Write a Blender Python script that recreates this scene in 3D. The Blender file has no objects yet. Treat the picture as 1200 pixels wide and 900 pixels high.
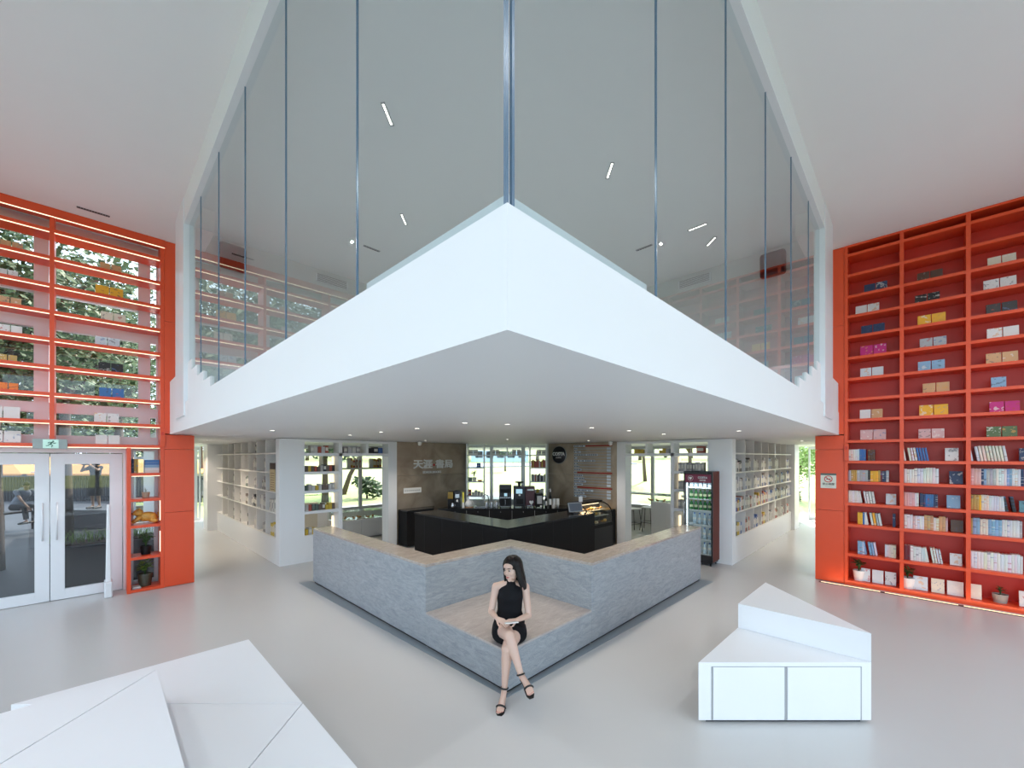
import bpy, bmesh, math, random
from mathutils import Vector, Matrix, Euler
random.seed(7)
SC = bpy.context.scene
COL = SC.collection
R = math.radians
# ------------------------------------------------------------------ camera
TH = R(44.33)                       # heading of the lens, measured from the room's X axis
EYE = 2.3
CT, ST = math.cos(TH), math.sin(TH)
cam_d = bpy.data.cameras.new('camera')
cam = bpy.data.objects.new('camera', cam_d); COL.objects.link(cam)
cam.location = (0, 0, EYE)
cam.rotation_euler = (R(90), 0, TH - R(90))
cam_d.sensor_width = 36; cam_d.lens = 477 / 1200 * 36
cam_d.shift_y = 86 / 1200
cam_d.clip_start = .05; cam_d.clip_end = 300
SC.camera = cam
# ------------------------------------------------------------------ world, sun, exposure
vs = SC.view_settings
vs.view_transform = 'Standard'; vs.look = 'None'; vs.gamma = 1; vs.use_curve_mapping = False
vs.exposure = 0.22
SC.cycles.use_denoising = True
SC.cycles.max_bounces = 10; SC.cycles.diffuse_bounces = 5; SC.cycles.glossy_bounces = 5
SC.cycles.transparent_max_bounces = 24; SC.cycles.transmission_bounces = 6
SC.cycles.sample_clamp_indirect = 6; SC.cycles.caustics_reflective = False; SC.cycles.caustics_refractive = False
world = bpy.data.worlds.new('sky'); SC.world = world; world.use_nodes = True
bgn = world.node_tree.nodes['Background']
bgn.inputs['Color'].default_value = (.68, .84, 1, 1); bgn.inputs['Strength'].default_value = 3.05
def light(name, kind, loc, energy, color=(1,1,1), rot=(0,0,0), **kw):
    d = bpy.data.lights.new(name, kind); d.energy = energy; d.color = color
    for k, v in kw.items(): setattr(d, k, v)
    o = bpy.data.objects.new(name, d); COL.objects.link(o); o.location = loc; o.rotation_euler = rot
    return o
sun = light('sun', 'SUN', (5, 5, 20), 9, (1, .93, .82), angle=R(.6))
sun.rotation_euler = Vector((.72, .22, .80)).to_track_quat('Z', 'Y').to_euler()
# the tall windows in the two walls behind the viewer are marked as portals for the sky's light
for nm, loc, rot in (('window_portal', (-6.8, 1.2, 3.1), (0, R(-90), 0)), ('window_portal', (1.2, -6.8, 3.1), (R(90), 0, 0))):
    a = light(nm, 'AREA', loc, 1, (1, 1, 1), rot, shape='RECTANGLE', size=5.7 if rot[1] else 16, size_y=16 if rot[1] else 5.7)
    a.data.cycles.is_portal = True
# unseen fill spots added over the two open arms and the corner behind the viewer
for (x, y) in ((-1.2,2.6),(2.6,-1.2),(-1.2,7.0),(7.0,-1.2),(4.6,-3.2),(-3.2,4.6),(-2.6,-1.0),(-1.0,-2.6),(-4.6,7.0),(7.0,-4.6)):
    light('hall_fill_spot', 'SPOT', (x,y,6.08), 140, (1,.99,.98) if x > 4 and y < 0 else (.88,.94,1), spot_size=R(150), spot_blend=1, shadow_soft_size=.015)

# ------------------------------------------------------------------ materials
MATS = {}
def mat(name, col=(.8,.8,.8), rough=.5, metal=0., emit=None, es=0., spec=.5, bump=0., bscale=30, var=0., vscale=3., coat=0.):
    if name in MATS: return MATS[name]
    m = bpy.data.materials.new(name); m.use_nodes = True; MATS[name] = m
    nt = m.node_tree; b = nt.nodes['Principled BSDF']
    b.inputs['Base Color'].default_value = (*col, 1); b.inputs['Roughness'].default_value = rough
    b.inputs['Metallic'].default_value = metal; b.inputs['Specular IOR Level'].default_value = spec
    b.inputs['Coat Weight'].default_value = coat
    if emit: b.inputs['Emission Color'].default_value = (*emit, 1); b.inputs['Emission Strength'].default_value = es
    tc = nt.nodes.new('ShaderNodeTexCoord')
    n = nt.nodes.new('ShaderNodeTexNoise'); n.inputs['Scale'].default_value = vscale; n.inputs['Detail'].default_value = 5
    nt.links.new(tc.outputs['Object'], n.inputs['Vector'])
    v = var if var else .03
    mx = nt.nodes.new('ShaderNodeMix'); mx.data_type = 'RGBA'
    mx.inputs[6].default_value = (*[max(0, c*(1-v)) for c in col], 1); mx.inputs[7].default_value = (*[min(1, c*(1+v)) for c in col], 1)
    nt.links.new(n.outputs['Fac'], mx.inputs[0]); nt.links.new(mx.outputs[2], b.inputs['Base Color'])
    if bump:
        n2 = nt.nodes.new('ShaderNodeTexNoise'); n2.inputs['Scale'].default_value = bscale; n2.inputs['Detail'].default_value = 3
        nt.links.new(tc.outputs['Object'], n2.inputs['Vector'])
        bp = nt.nodes.new('ShaderNodeBump'); bp.inputs['Strength'].default_value = bump; bp.inputs['Distance'].default_value = .02
        nt.links.new(n2.outputs['Fac'], bp.inputs['Height']); nt.links.new(bp.outputs['Normal'], b.inputs['Normal'])
    return m
def mk_glass(name, tint=(1,1,1), ior=1.5, rough=0.0):
    m = bpy.data.materials.new(name); m.use_nodes = True; MATS[name] = m
    nt = m.node_tree; nt.nodes.clear()
    o = nt.nodes.new('ShaderNodeOutputMaterial'); mx = nt.nodes.new('ShaderNodeMixShader')
    t = nt.nodes.new('ShaderNodeBsdfTransparent'); t.inputs['Color'].default_value = (*tint, 1)
    g = nt.nodes.new('ShaderNodeBsdfGlossy'); g.inputs['Roughness'].default_value = rough
    f = nt.nodes.new('ShaderNodeFresnel'); f.inputs['IOR'].default_value = ior
    # the same reflectance whichever side of a thin pane the ray meets (the Fresnel node inverts the index on back faces)
    geo = nt.nodes.new('ShaderNodeNewGeometry'); vm = nt.nodes.new('ShaderNodeMix'); vm.data_type = 'FLOAT'
    nt.links.new(geo.outputs['Backfacing'], vm.inputs[0]); vm.inputs[2].default_value = ior; vm.inputs[3].default_value = 1.0/ior
    nt.links.new(vm.outputs[0], f.inputs['IOR']); nt.links.new(f.outputs[0], mx.inputs[0])
    nt.links.new(t.outputs[0], mx.inputs[1]); nt.links.new(g.outputs[0], mx.inputs[2]); nt.links.new(mx.outputs[0], o.inputs[0])
    return m
# thin panes are modelled as one sheet with a stronger index, so one surface stands for both faces
mk_glass('clear_glass', (.97,.985,.98), 1.6)
mk_glass('balustrade_glass', (.82,.88,.88), 1.75)
mk_glass('door_glass', (.6,.63,.66), 1.8)
mk_glass('case_glass', (.93,.97,.95), 1.5)
WHITE = mat('white_paint', (.80,.81,.82), .55, var=.01)
CEIL = mat('ceiling_paint', (.88,.87,.86), .7, var=.01)
WLAC = mat('white_lacquer', (.84,.85,.87), .32, var=.01)
WSHELF = mat('white_shelf', (.83,.81,.78), .4, var=.01)
RED = mat('red_lacquer', (.78,.080,.020), .32, var=.05, vscale=1.5)
REDB = mat('red_back_panel', (.66,.040,.018), .38, var=.05, vscale=1.5)
FRAME = mat('white_aluminium', (.80,.82,.85), .35, .1)
CREAM = mat('cream_board', (.80,.74,.62), .5)
BLK = mat('black_laminate', (.010,.010,.011), .5, spec=.18)
BLKTOP = mat('black_stone_top', (.02,.021,.023), .22)
DARK = mat('dark_metal', (.03,.03,.035), .35, .6)
STEEL = mat('steel', (.55,.56,.58), .25, .95)
LED = mat('warm_led', (1,.9,.7), .5, emit=(1,.80,.52), es=1.15)
LEDF = mat('floor_led', (1,.9,.7), .5, emit=(1,.72,.38), es=1.3)
COOLED = mat('lamp_face', (1,1,1), .5, emit=(1,.93,.82), es=5)
GREY = mat('grey_plastic', (.35,.36,.37), .5)
SILVER = mat('silver_plate', (.42,.44,.44), .3, .7)
BLUEEDGE = mat('glass_edge', (.13,.20,.28), .2)
CERAM = mat('white_ceramic', (.8,.8,.78), .25)
SOIL = mat('soil', (.05,.035,.025), .9)
LEAF = mat('leaf_green', (.045,.12,.03), .5, var=.4, vscale=8)
LEAFL = mat('leaf_light', (.20,.34,.06), .5, var=.4, vscale=8)
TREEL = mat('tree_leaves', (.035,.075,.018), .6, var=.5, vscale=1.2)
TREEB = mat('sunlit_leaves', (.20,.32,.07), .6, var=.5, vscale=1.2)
BARK = mat('bark', (.09,.065,.05), .9, bump=.4)
def mk_floor():
    m = mat('resin_floor', (.55,.55,.545), .27, var=.035, vscale=.5, spec=.5); return m
FLOOR = mk_floor()
def mk_stone(name, c1, c2, rough, sx=(1,1,4)):
    m = bpy.data.materials.new(name); m.use_nodes = True; MATS[name] = m
    nt = m.node_tree; b = nt.nodes['Principled BSDF']; b.inputs['Roughness'].default_value = rough
    tc = nt.nodes.new('ShaderNodeTexCoord'); mp = nt.nodes.new('ShaderNodeMapping'); mp.inputs['Scale'].default_value = sx
    mp.inputs['Rotation'].default_value = (R(14), R(-12), 0)
    nt.links.new(tc.outputs['Object'], mp.inputs[0])
    n = nt.nodes.new('ShaderNodeTexNoise'); n.inputs['Scale'].default_value = 4.6; n.inputs['Detail'].default_value = 9; n.inputs['Distortion'].default_value = 1.4; n.inputs['Roughness'].default_value = .62
    nt.links.new(mp.outputs[0], n.inputs['Vector'])
    r = nt.nodes.new('ShaderNodeValToRGB'); r.color_ramp.elements[0].position = .32; r.color_ramp.elements[1].position = .68
    r.color_ramp.elements[0].color = (*c1, 1); r.color_ramp.elements[1].color = (*c2, 1)
    nt.links.new(n.outputs['Fac'], r.inputs[0])
    sp = nt.nodes.new('ShaderNodeTexNoise'); sp.inputs['Scale'].default_value = 160; sp.inputs['Detail'].default_value = 2
    nt.links.new(tc.outputs['Object'], sp.inputs['Vector'])
    r2 = nt.nodes.new('ShaderNodeValToRGB'); r2.color_ramp.elements[0].position = .52; r2.color_ramp.elements[1].position = .68
    r2.color_ramp.elements[0].color = (0,0,0,1); r2.color_ramp.elements[1].color = (1,1,1,1)
    nt.links.new(sp.outputs['Fac'], r2.inputs[0])
    mx = nt.nodes.new('ShaderNodeMix'); mx.data_type = 'RGBA'; mx.inputs[7].default_value = (.72,.74,.76,1)
    ml = nt.nodes.new('ShaderNodeMath'); ml.operation = 'MULTIPLY'; ml.inputs[1].default_value = .45
    nt.links.new(r2.outputs[0], ml.inputs[0]); nt.links.new(ml.outputs[0], mx.inputs[0])
    nt.links.new(r.outputs[0], mx.inputs[6]); nt.links.new(mx.outputs[2], b.inputs['Base Color'])
    return m
STONE = mk_stone('grey_stone', (.22,.25,.28), (.36,.39,.415), .5)
STONETOP = mk_stone('polished_stone_top', (.33,.275,.24), (.50,.44,.38), .14, (1,4,1))
STONESEAT = mk_stone('stone_seat', (.36,.31,.29), (.50,.45,.42), .4, (1,4,1))
def mk_bronze():
    m = bpy.data.materials.new('bronze_panel'); m.use_nodes = True; MATS['bronze_panel'] = m
    nt = m.node_tree; b = nt.nodes['Principled BSDF']; b.inputs['Roughness'].default_value = .42; b.inputs['Metallic'].default_value = .7
    tc = nt.nodes.new('ShaderNodeTexCoord'); n = nt.nodes.new('ShaderNodeTexNoise'); n.inputs['Scale'].default_value = 1.6; n.inputs['Detail'].default_value = 8; n.inputs['Distortion'].default_value = .8
    nt.links.new(tc.outputs['Object'], n.inputs['Vector'])
    r = nt.nodes.new('ShaderNodeValToRGB'); r.color_ramp.elements[0].position = .3; r.color_ramp.elements[1].position = .72
    r.color_ramp.elements[0].color = (.33,.265,.195,1); r.color_ramp.elements[1].color = (.60,.51,.40,1)
    nt.links.new(n.outputs['Fac'], r.inputs[0]); nt.links.new(r.outputs[0], b.inputs['Base Color'])
    return m
BRONZE = mk_bronze()
def mk_book(name, kind):
    """cover colour comes from the book object's own colour; a title patch or bands come from its random number"""
    m = bpy.data.materials.new(name); m.use_nodes = True; MATS[name] = m
    nt = m.node_tree; b = nt.nodes['Principled BSDF']; b.inputs['Roughness'].default_value = .45
    oi = nt.nodes.new('ShaderNodeObjectInfo'); tc = nt.nodes.new('ShaderNodeTexCoord')
    vm = nt.nodes.new('ShaderNodeVectorMath'); vm.operation = 'MULTIPLY'
    vm.inputs[1].default_value = (3,3,4) if kind == 'art' else (.01,.01,9)
    nt.links.new(tc.outputs['Generated'], vm.inputs[0])
    ad = nt.nodes.new('ShaderNodeVectorMath'); ad.operation = 'ADD'
    sc = nt.nodes.new('ShaderNodeMath'); sc.operation = 'MULTIPLY'; sc.inputs[1].default_value = 60
    nt.links.new(oi.outputs['Random'], sc.inputs[0]); nt.links.new(vm.outputs[0], ad.inputs[0]); nt.links.new(sc.outputs[0], ad.inputs[1])
    n = nt.nodes.new('ShaderNodeTexNoise'); n.inputs['Scale'].default_value = 1.0; n.inputs['Detail'].default_value = 3
    nt.links.new(ad.outputs[0], n.inputs['Vector'])
    gt = nt.nodes.new('ShaderNodeValToRGB'); gt.color_ramp.interpolation = 'CONSTANT'
    gt.color_ramp.elements[0].position = 0; gt.color_ramp.elements[1].position = .60
    gt.color_ramp.elements[0].color = (0,0,0,1); gt.color_ramp.elements[1].color = (1,1,1,1)
    nt.links.new(n.outputs['Fac'], gt.inputs[0])
    # second colour: a light or dark ink drawn from the random number
    rc = nt.nodes.new('ShaderNodeValToRGB'); rc.color_ramp.interpolation = 'CONSTANT'
    cols = [(0,(.75,.73,.68)),(.25,(.06,.07,.10)),(.45,(.70,.34,.08)),(.6,(.10,.20,.42)),(.75,(.5,.06,.05)),(.88,(.82,.80,.74))]
    e = rc.color_ramp.elements; e[0].position = 0; e[0].color = (*cols[0][1],1); e[1].position = cols[1][0]; e[1].color = (*cols[1][1],1)
    for p, c in cols[2:]: q = e.new(p); q.color = (*c,1)
    nt.links.new(oi.outputs['Random'], rc.inputs[0])
    mx = nt.nodes.new('ShaderNodeMix'); mx.data_type = 'RGBA'
    k = nt.nodes.new('ShaderNodeMath'); k.operation = 'MULTIPLY'; k.inputs[1].default_value = .55
    nt.links.new(gt.outputs[0], k.inputs[0]); nt.links.new(k.outputs[0], mx.inputs[0])
    nt.links.new(oi.outputs['Color'], mx.inputs[6]); nt.links.new(rc.outputs[0], mx.inputs[7]); nt.links.new(mx.outputs[2], b.inputs['Base Color'])
    return m
BOOKART = mk_book('book_cover', 'art'); BOOKSPINE = mk_book('book_spine', 'spine'); PAGES = mat('book_pages', (.78,.74,.65), .8)

# ------------------------------------------------------------------ mesh building
class MB:
    def __init__(s): s.v = []; s.f = []; s.m = []; s.sm = []; s.mats = []
    def mi(s, m):
        if m not in s.mats: s.mats.append(m)
        return s.mats.index(m)
    def add(s, vs, fs, m, sm=False, M=None):
        b = len(s.v); k = s.mi(m)
        for v in vs:
            v = Vector(v)
            s.v.append(tuple(M @ v if M else v))
        for f in fs: s.f.append([b+i for i in f]); s.m.append(k); s.sm.append(sm)
        return s
    def box(s, x0, x1, y0, y1, z0, z1, m, M=None):
        if x0 > x1: x0, x1 = x1, x0
        if y0 > y1: y0, y1 = y1, y0
        if z0 > z1: z0, z1 = z1, z0
        return s.add([(x0,y0,z0),(x1,y0,z0),(x1,y1,z0),(x0,y1,z0),(x0,y0,z1),(x1,y0,z1),(x1,y1,z1),(x0,y1,z1)],
              [(0,3,2,1),(4,5,6,7),(0,1,5,4),(1,2,6,5),(2,3,7,6),(3,0,4,7)], m, M=M)
    def prism(s, poly, z0, z1, m, M=None, mtop=None):
        a = sum(poly[i][0]*poly[(i+1)%len(poly)][1]-poly[(i+1)%len(poly)][0]*poly[i][1] for i in range(len(poly)))
        if a < 0: poly = poly[::-1]
        n = len(poly)
        vs = [(x,y,z0) for x,y in poly] + [(x,y,z1) for x,y in poly]
        s.add(vs, [tuple(range(n))[::-1]] + [(i,(i+1)%n,n+(i+1)%n,n+i) for i in range(n)], m, M=M)
        s.add([(x,y,z1) for x,y in poly], [tuple(range(n))], mtop or m, M=M)
        return s
    def tube(s, pts, rad, m, n=10, caps=True, M=None):
        pts = [Vector(p) for p in pts]
        if not hasattr(rad, '__len__'): rad = [rad]*len(pts)
        vs = []; fs = []; prev = None
        for i, p in enumerate(pts):
            d = (pts[min(i+1,len(pts)-1)] - pts[max(i-1,0)]).normalized()
            if prev is None:
                u = d.orthogonal().normalized()
            else:
                u = (prev - d*prev.dot(d)); u = u.normalized() if u.length > 1e-6 else d.orthogonal().normalized()
            prev = u; w = d.cross(u)
            for k in range(n):
                a = 2*math.pi*k/n; vs.append(p + (u*math.cos(a)+w*math.sin(a))*rad[i])
        for i in range(len(pts)-1):
            for k in range(n): fs.append((i*n+k, i*n+(k+1)%n, (i+1)*n+(k+1)%n, (i+1)*n+k))
        if caps: fs.append(tuple(range(n))[::-1]); fs.append(tuple(range((len(pts)-1)*n, len(pts)*n)))
        return s.add(vs, fs, m, True, M)
    def lathe(s, prof, m, c=(0,0,0), n=20, M=None, sm=True, caps=True):
        vs = []; fs = []
        for r, z in prof:
            for k in range(n):
                a = 2*math.pi*k/n; vs.append((c[0]+r*math.cos(a), c[1]+r*math.sin(a), c[2]+z))
        for i in range(len(prof)-1):
            for k in range(n): fs.append((i*n+k, i*n+(k+1)%n, (i+1)*n+(k+1)%n, (i+1)*n+k))
        if caps: fs.append(tuple(range(n))[::-1]); fs.append(tuple(range((len(prof)-1)*n, len(prof)*n)))
        return s.add(vs, fs, m, sm, M)
    def ball(s, c, r, m, nu=14, nv=9, M=None):
        if not hasattr(r, '__len__'): r = (r,r,r)
        vs = []; fs = []
        for j in range(nv+1):
            t = math.pi*j/nv
            for i in range(nu):
                a = 2*math.pi*i/nu
                vs.append((c[0]+r[0]*math.sin(t)*math.cos(a), c[1]+r[1]*math.sin(t)*math.sin(a), c[2]-r[2]*math.cos(t)))
        for j in range(nv):
            for i in range(nu): fs.append((j*nu+i, j*nu+(i+1)%nu, (j+1)*nu+(i+1)%nu, (j+1)*nu+i))
        return s.add(vs, fs, m, True, M)
    def bar(s, a, b, w, m, n=4):
        return s.tube([a, b], w, m, n)
    def build(s, name, parent=None, bevel=0, loc=None, rz=None):
        me = bpy.data.meshes.new(name); me.from_pydata(s.v, [], s.f)
        for m in s.mats: me.materials.append(m)
        me.polygons.foreach_set('material_index', s.m); me.polygons.foreach_set('use_smooth', s.sm); me.update()
        if bevel:
            bm = bmesh.new(); bm.from_mesh(me); bmesh.ops.remove_doubles(bm, verts=bm.verts, dist=1e-5)
            ed = [e for e in bm.edges if len(e.link_faces) == 2 and e.calc_face_angle(0) > R(35)]
            bmesh.ops.bevel(bm, geom=ed, offset=bevel, segments=2, affect='EDGES', profile=.5, clamp_overlap=True)
            bm.to_mesh(me); bm.free()
        o = bpy.data.objects.new(name, me); COL.objects.link(o)
        if parent is not None: o.parent = parent
        if loc is not None: o.location = loc
        if rz is not None: o.rotation_euler = (0,0,rz)
        return o
def tag(o, label=None, cat=None, group=None, kind=None):
    if label: o['label'] = label
    if cat: o['category'] = cat
    if group: o['group'] = group
    if kind: o['kind'] = kind
    return o
def struct(name, mb, bevel=0, label=None):
    o = mb.build(name, bevel=bevel); o['kind'] = 'structure'
    if label: o['label'] = label
    return o
def thing(name, label, cat, loc=(0,0,0), rz=0, group=None):
    o = bpy.data.objects.new(name, None); COL.objects.link(o); o.location = loc; o.rotation_euler = (0,0,rz)
    o.empty_display_size = .1
    return tag(o, label, cat, group)
def dup(root, loc=None, rz=None, label=None, group=None):
    r = root.copy(); COL.objects.link(r)
    if loc is not None: r.location = loc
    if rz is not None: r.rotation_euler = (0,0,rz)
    if label: r['label'] = label
    if group: r['group'] = group
    for ch in list(root.children):
        c = ch.copy(); COL.objects.link(c); c.parent = r
        for g in list(ch.children):
            d = g.copy(); COL.objects.link(d); d.parent = c
    return r
def text_mesh(txt, size, m, extrude=.004, align='CENTER', bold=0.):
    cu = bpy.data.curves.new('lettering', 'FONT'); cu.body = txt; cu.size = size; cu.extrude = extrude; cu.align_x = align; cu.align_y = 'CENTER'
    cu.offset = bold; cu.resolution_u = 3
    o = bpy.data.objects.new('lettering', cu); COL.objects.link(o)
    bpy.context.view_layer.update()
    me = bpy.data.meshes.new_from_object(o.evaluated_get(bpy.context.evaluated_depsgraph_get()))
    bpy.data.objects.remove(o); bpy.data.curves.remove(cu)
    me.materials.clear(); me.materials.append(m)
    return me
def put_text(name, txt, size, m, loc, yaw, parent=None, **kw):
    """upright lettering; yaw = direction the text's front faces is (sin, -cos)"""
    me = text_mesh(txt, size, m, **kw)
    o = bpy.data.objects.new(name, me); COL.objects.link(o)
    o.rotation_euler = (R(90), 0, yaw); o.location = loc
    if parent is not None: o.parent = parent
    return o
# points on real planes of the room, from directions seen by the lens
def W(r, z): return (z*CT + r*ST, z*ST - r*CT)
def onX(px, X): k = (px-600)/477; z = X/(CT+k*ST); return z*(ST-k*CT)
def onY(px, Y): k = (px-600)/477; z = Y/(ST-k*CT); return z*(CT+k*ST)
def zAt(py, z): return EYE - (py-536)*z/477
def depth(X, Y): return X*CT + Y*ST
# ------------------------------------------------------------------ the setting
CZ, SOF, PAR = 6.13, 2.71, 3.12          # hall ceiling, soffit of the upper floor, top of its white edge
LY, RX, PR = 9.4, 9.5, .925              # front of the left and right shelf walls, planes of the prow
XE = 18.6                                # far ends of the two side passages
b = MB(); b.box(-7.2, 19, -7.2, 9.98, -.12, 0, FLOOR); b.box(.9, 19, 9.98, 19, -.12, 0, FLOOR); b.box(-7.2, .9, 9.92, 9.98, -.12, 0, FLOOR)
struct('floor', b, label='pale grey polished resin floor')
# hall ceiling (the quadrant behind the prow has its own, higher, ceiling)
b = MB(); b.box(-7.2, PR, -7.2, 10.2, CZ, CZ+.3, CEIL); b.box(PR, 10.2, -7.2, PR, CZ, CZ+.3, CEIL)
struct('ceiling', b, label='white ceiling of the hall')
b = MB(); b.box(PR+.1, 10.2, PR+.1, 10.2, 6.5, 6.8, CEIL)
struct('ceiling', b, label='white ceiling of the glazed upper room')
MZ = mat('upper_wall_paint', (.70,.72,.72), .6, var=.01)
b = MB(); b.box(PR, 10.2, 9.42, 9.6, 2.95, 6.5, MZ); struct('wall_upper_left', b)
b = MB(); b.box(9.52, 9.7, PR, 10.2, 2.95, 6.5, MZ); struct('wall_upper_right', b)
b = MB(); b.box(PR, PR+.5, 8.5, 9.42, CZ, 6.5, CEIL); b.box(8.5, 9.52, PR, PR+.5, CZ, 6.5, CEIL); struct('ceiling_ends', b, label='short white ceiling pieces beside the end posts')
# upper floor slab: L edges and soffit
b = MB(); b.prism([(PR+.121,PR+.121),(19,PR+.121),(19,19),(PR+.121,19)], SOF+.002, SOF+.22, WHITE)
struct('ceiling_soffit', b, label='white soffit under the glazed upper room')
b = MB()
b.prism([(PR,PR),(9.5,PR),(9.5,PR+.12),(PR+.12,PR+.12),(PR+.12,9.4),(PR,9.4)], SOF, PAR, WHITE)
struct('trim_1', b, label='white pointed floor edge of the upper room')
# stepped white ends of the edge where stairs rise behind the glass
def stair(nm, sw):
    b = MB()
    def bx(a0,a1,c0,c1,z0,z1):
        if sw: b.box(c0,c1,a0,a1,z0,z1,WHITE)
        else: b.box(a0,a1,c0,c1,z0,z1,WHITE)
    bx(PR, PR+.12, 8.5, 9.4, PAR, 3.64)
    for k,(y0,y1,zt) in enumerate(((5.95,6.4,3.27),(6.4,6.85,3.40),(6.85,7.3,3.55),(7.3,8.5,3.70))):
        bx(PR+.03, PR+.9, y0, y1, PAR-.05, zt)
    return struct(nm, b, label='white stepped stair end behind the glass')
stair('trim_2', False); stair('trim_3', True)
# head beam and end posts framing the glass
b = MB(); b.prism([(PR-.01,PR-.01),(8.5,PR-.01),(8.5,PR+.1),(PR+.1,PR+.1),(PR+.1,8.5),(PR-.01,8.5)], 5.75, 6.5, WHITE)
struct('trim_4', b, label='white head beam above the glass balustrade wall')
for nm, sw in (('trim_5',0),('trim_6',1)):
    b = MB()
    if sw: b.box(7.65,8.5,PR-.02,PR+.1,PAR-.2,6.13,FRAME)
    else: b.box(PR-.02,PR+.1,7.65,8.5,PAR-.2,6.13,FRAME)
    struct(nm, b, label='white end post of the glass wall')
# inner kerb at the prow
b = MB(); b.prism([(PR+.1,PR+.1),(2.1,PR+.1),(2.1,PR+.22),(PR+.22,PR+.22),(PR+.22,2.1),(PR+.1,2.1)], PAR-.1, 3.24, WHITE)
struct('trim_7', b, label='white kerb behind the glass at the prow')
# glass panes of the prow, each its own pane, with bluish polished edges
GB = MATS['balustrade_glass']
js = [PR+.066, 2.1, 3.26, 4.42, 5.58, 6.7, 7.66]
for sw in (0,1):
    for i in range(6):
        a, c = js[i]+.006-(.018 if i == 0 and not sw else 0), js[i+1]-.006
        t = thing('glass_pane', '', 'glass pane', (PR+.05, (a+c)/2, PAR) if not sw else ((a+c)/2, PR+.05, PAR), R(90) if not sw else 0)
        side = ('window-shelf', 'bookshelf-wall')[sw]
        wh = ('at the prow corner', 'second from the prow', 'third from the prow', 'fourth from the prow', 'fifth from the prow', 'last before the end post')[i]
        t['label'] = 'tall frameless glass pane, %s side, %s' % (side, wh)
        t['group'] = 'glass panes of the upper room'
        h = (c-a)/2
        p = MB(); p.add([(-h,0,0),(h,0,0),(h,0,2.65),(-h,0,2.65)], [(0,1,2,3)], GB); p.build('pane', t)
        e = MB()
        w = .013 if i == 0 else .0
        e.box(-h-.005,-h+w*.6,-.006,.006,0,2.65,BLUEEDGE)
        e.build('polished_edge', t)
# end wall of the passages, outer walls
GLZ = MATS['clear_glass']
def window(nm, axis, pos, u0, u1, z0, z1, nmull, rails=(), fw=.07, glass=GLZ, label=None, mat_=FRAME, dep=.09, mulls=None):
    """axis 'X': plane X=pos, u runs along Y; axis 'Y': plane Y=pos, u runs along X"""
    b = MB(); g = MB()
    def bx(a0,a1,c0,c1):
        if axis == 'X': b.box(pos-dep/2,pos+dep/2,a0,a1,c0,c1,mat_)
        else: b.box(a0,a1,pos-dep/2,pos+dep/2,c0,c1,mat_)
    us = mulls if mulls else [u0 + (u1-u0)*i/nmull for i in range(nmull+1)]
    for u in us: bx(max(u0,u-fw/2), min(u1,u+fw/2), z0, z1)
    zs = [z0+fw/2] + list(rails) + [z1-fw/2]
    for a, c in zip(us[:-1], us[1:]):
        for z in zs: bx(a+fw/2, c-fw/2, z-fw/2, z+fw/2)
    o = struct(nm, b, label=label)
    if axis == 'X': g.add([(pos,u0,z0),(pos,u1,z0),(pos,u1,z1),(pos,u0,z1)], [(0,1,2,3)], glass)
    else: g.add([(u0,pos,z0),(u1,pos,z0),(u1,pos,z1),(u0,pos,z1)], [(0,1,2,3)], glass)
    g.build('pane', o)
    return o
# curtain wall behind the open red shelves
window('window_1', 'Y', 9.95, -7.0, 1.27, 2.5, 6.1, 0, rails=(3.1,4.45,5.0), fw=.16, label='white framed window wall behind the left red shelves', dep=.12, mulls=[-7.0,-5.8,-4.6,-3.4,-2.0,-.60,.62,1.2])
b = MB(); b.box(.78,1.27,9.88,9.93,0,6.1,WLAC); struct('wall_left', b, label='white wall panel at the end of the left window wall')
window('window_2', 'Y', 9.95, .43, .80, .0, 2.5, 1, fw=.09, label='narrow window behind the small red shelf column')
window('window_3', 'Y', 9.95, -7.0, -2.35, 0, 2.5, 3, fw=.12, label='lower window left of the doors')
b = MB(); b.box(9.96,10.2,-7.2,1.26,0,6.2,WHITE); struct('wall_right', b)
# two walls behind the viewer with tall windows
window('window_4', 'X', -6.95, -7.0, 9.95, .3, 5.9, 12, rails=(2.6,), fw=.14, label='tall window wall of the hall')
window('window_5', 'Y', -6.95, -7.0, 9.95, .3, 5.9, 12, rails=(2.6,), fw=.14, label='tall window wall of the hall')
b = MB(); b.box(-7.1,-6.9,-7.1,10,0,.3,WHITE); b.box(-7.1,-6.9,-7.1,10,5.9,6.2,WHITE); struct('wall_west', b)
b = MB(); b.box(-7.1,10,-7.1,-6.9,0,.3,WHITE); b.box(-7.1,10,-7.1,-6.9,5.9,6.2,WHITE); struct('wall_south', b)
# passages: end glazing
window('window_6', 'Y', XE, .9, 2.7, 0, 2.7, 0, rails=(2.28,), fw=.10, label='glazed end of the left passage', mulls=[.9,1.7,2.55,2.7])
window('window_7', 'X', XE, 1.3, 2.7, 0, 2.7, 0, rails=(), fw=.10, label='glazed end of the right passage', mulls=[1.3,1.75,2.7])
b = MB(); b.box(1.14,1.27,9.95,XE,0,2.71,WHITE); struct('wall_passage_left', b)
b = MB(); b.box(9.96,XE,1.1,1.26,0,2.71,WHITE); struct('wall_passage_right', b)
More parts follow.
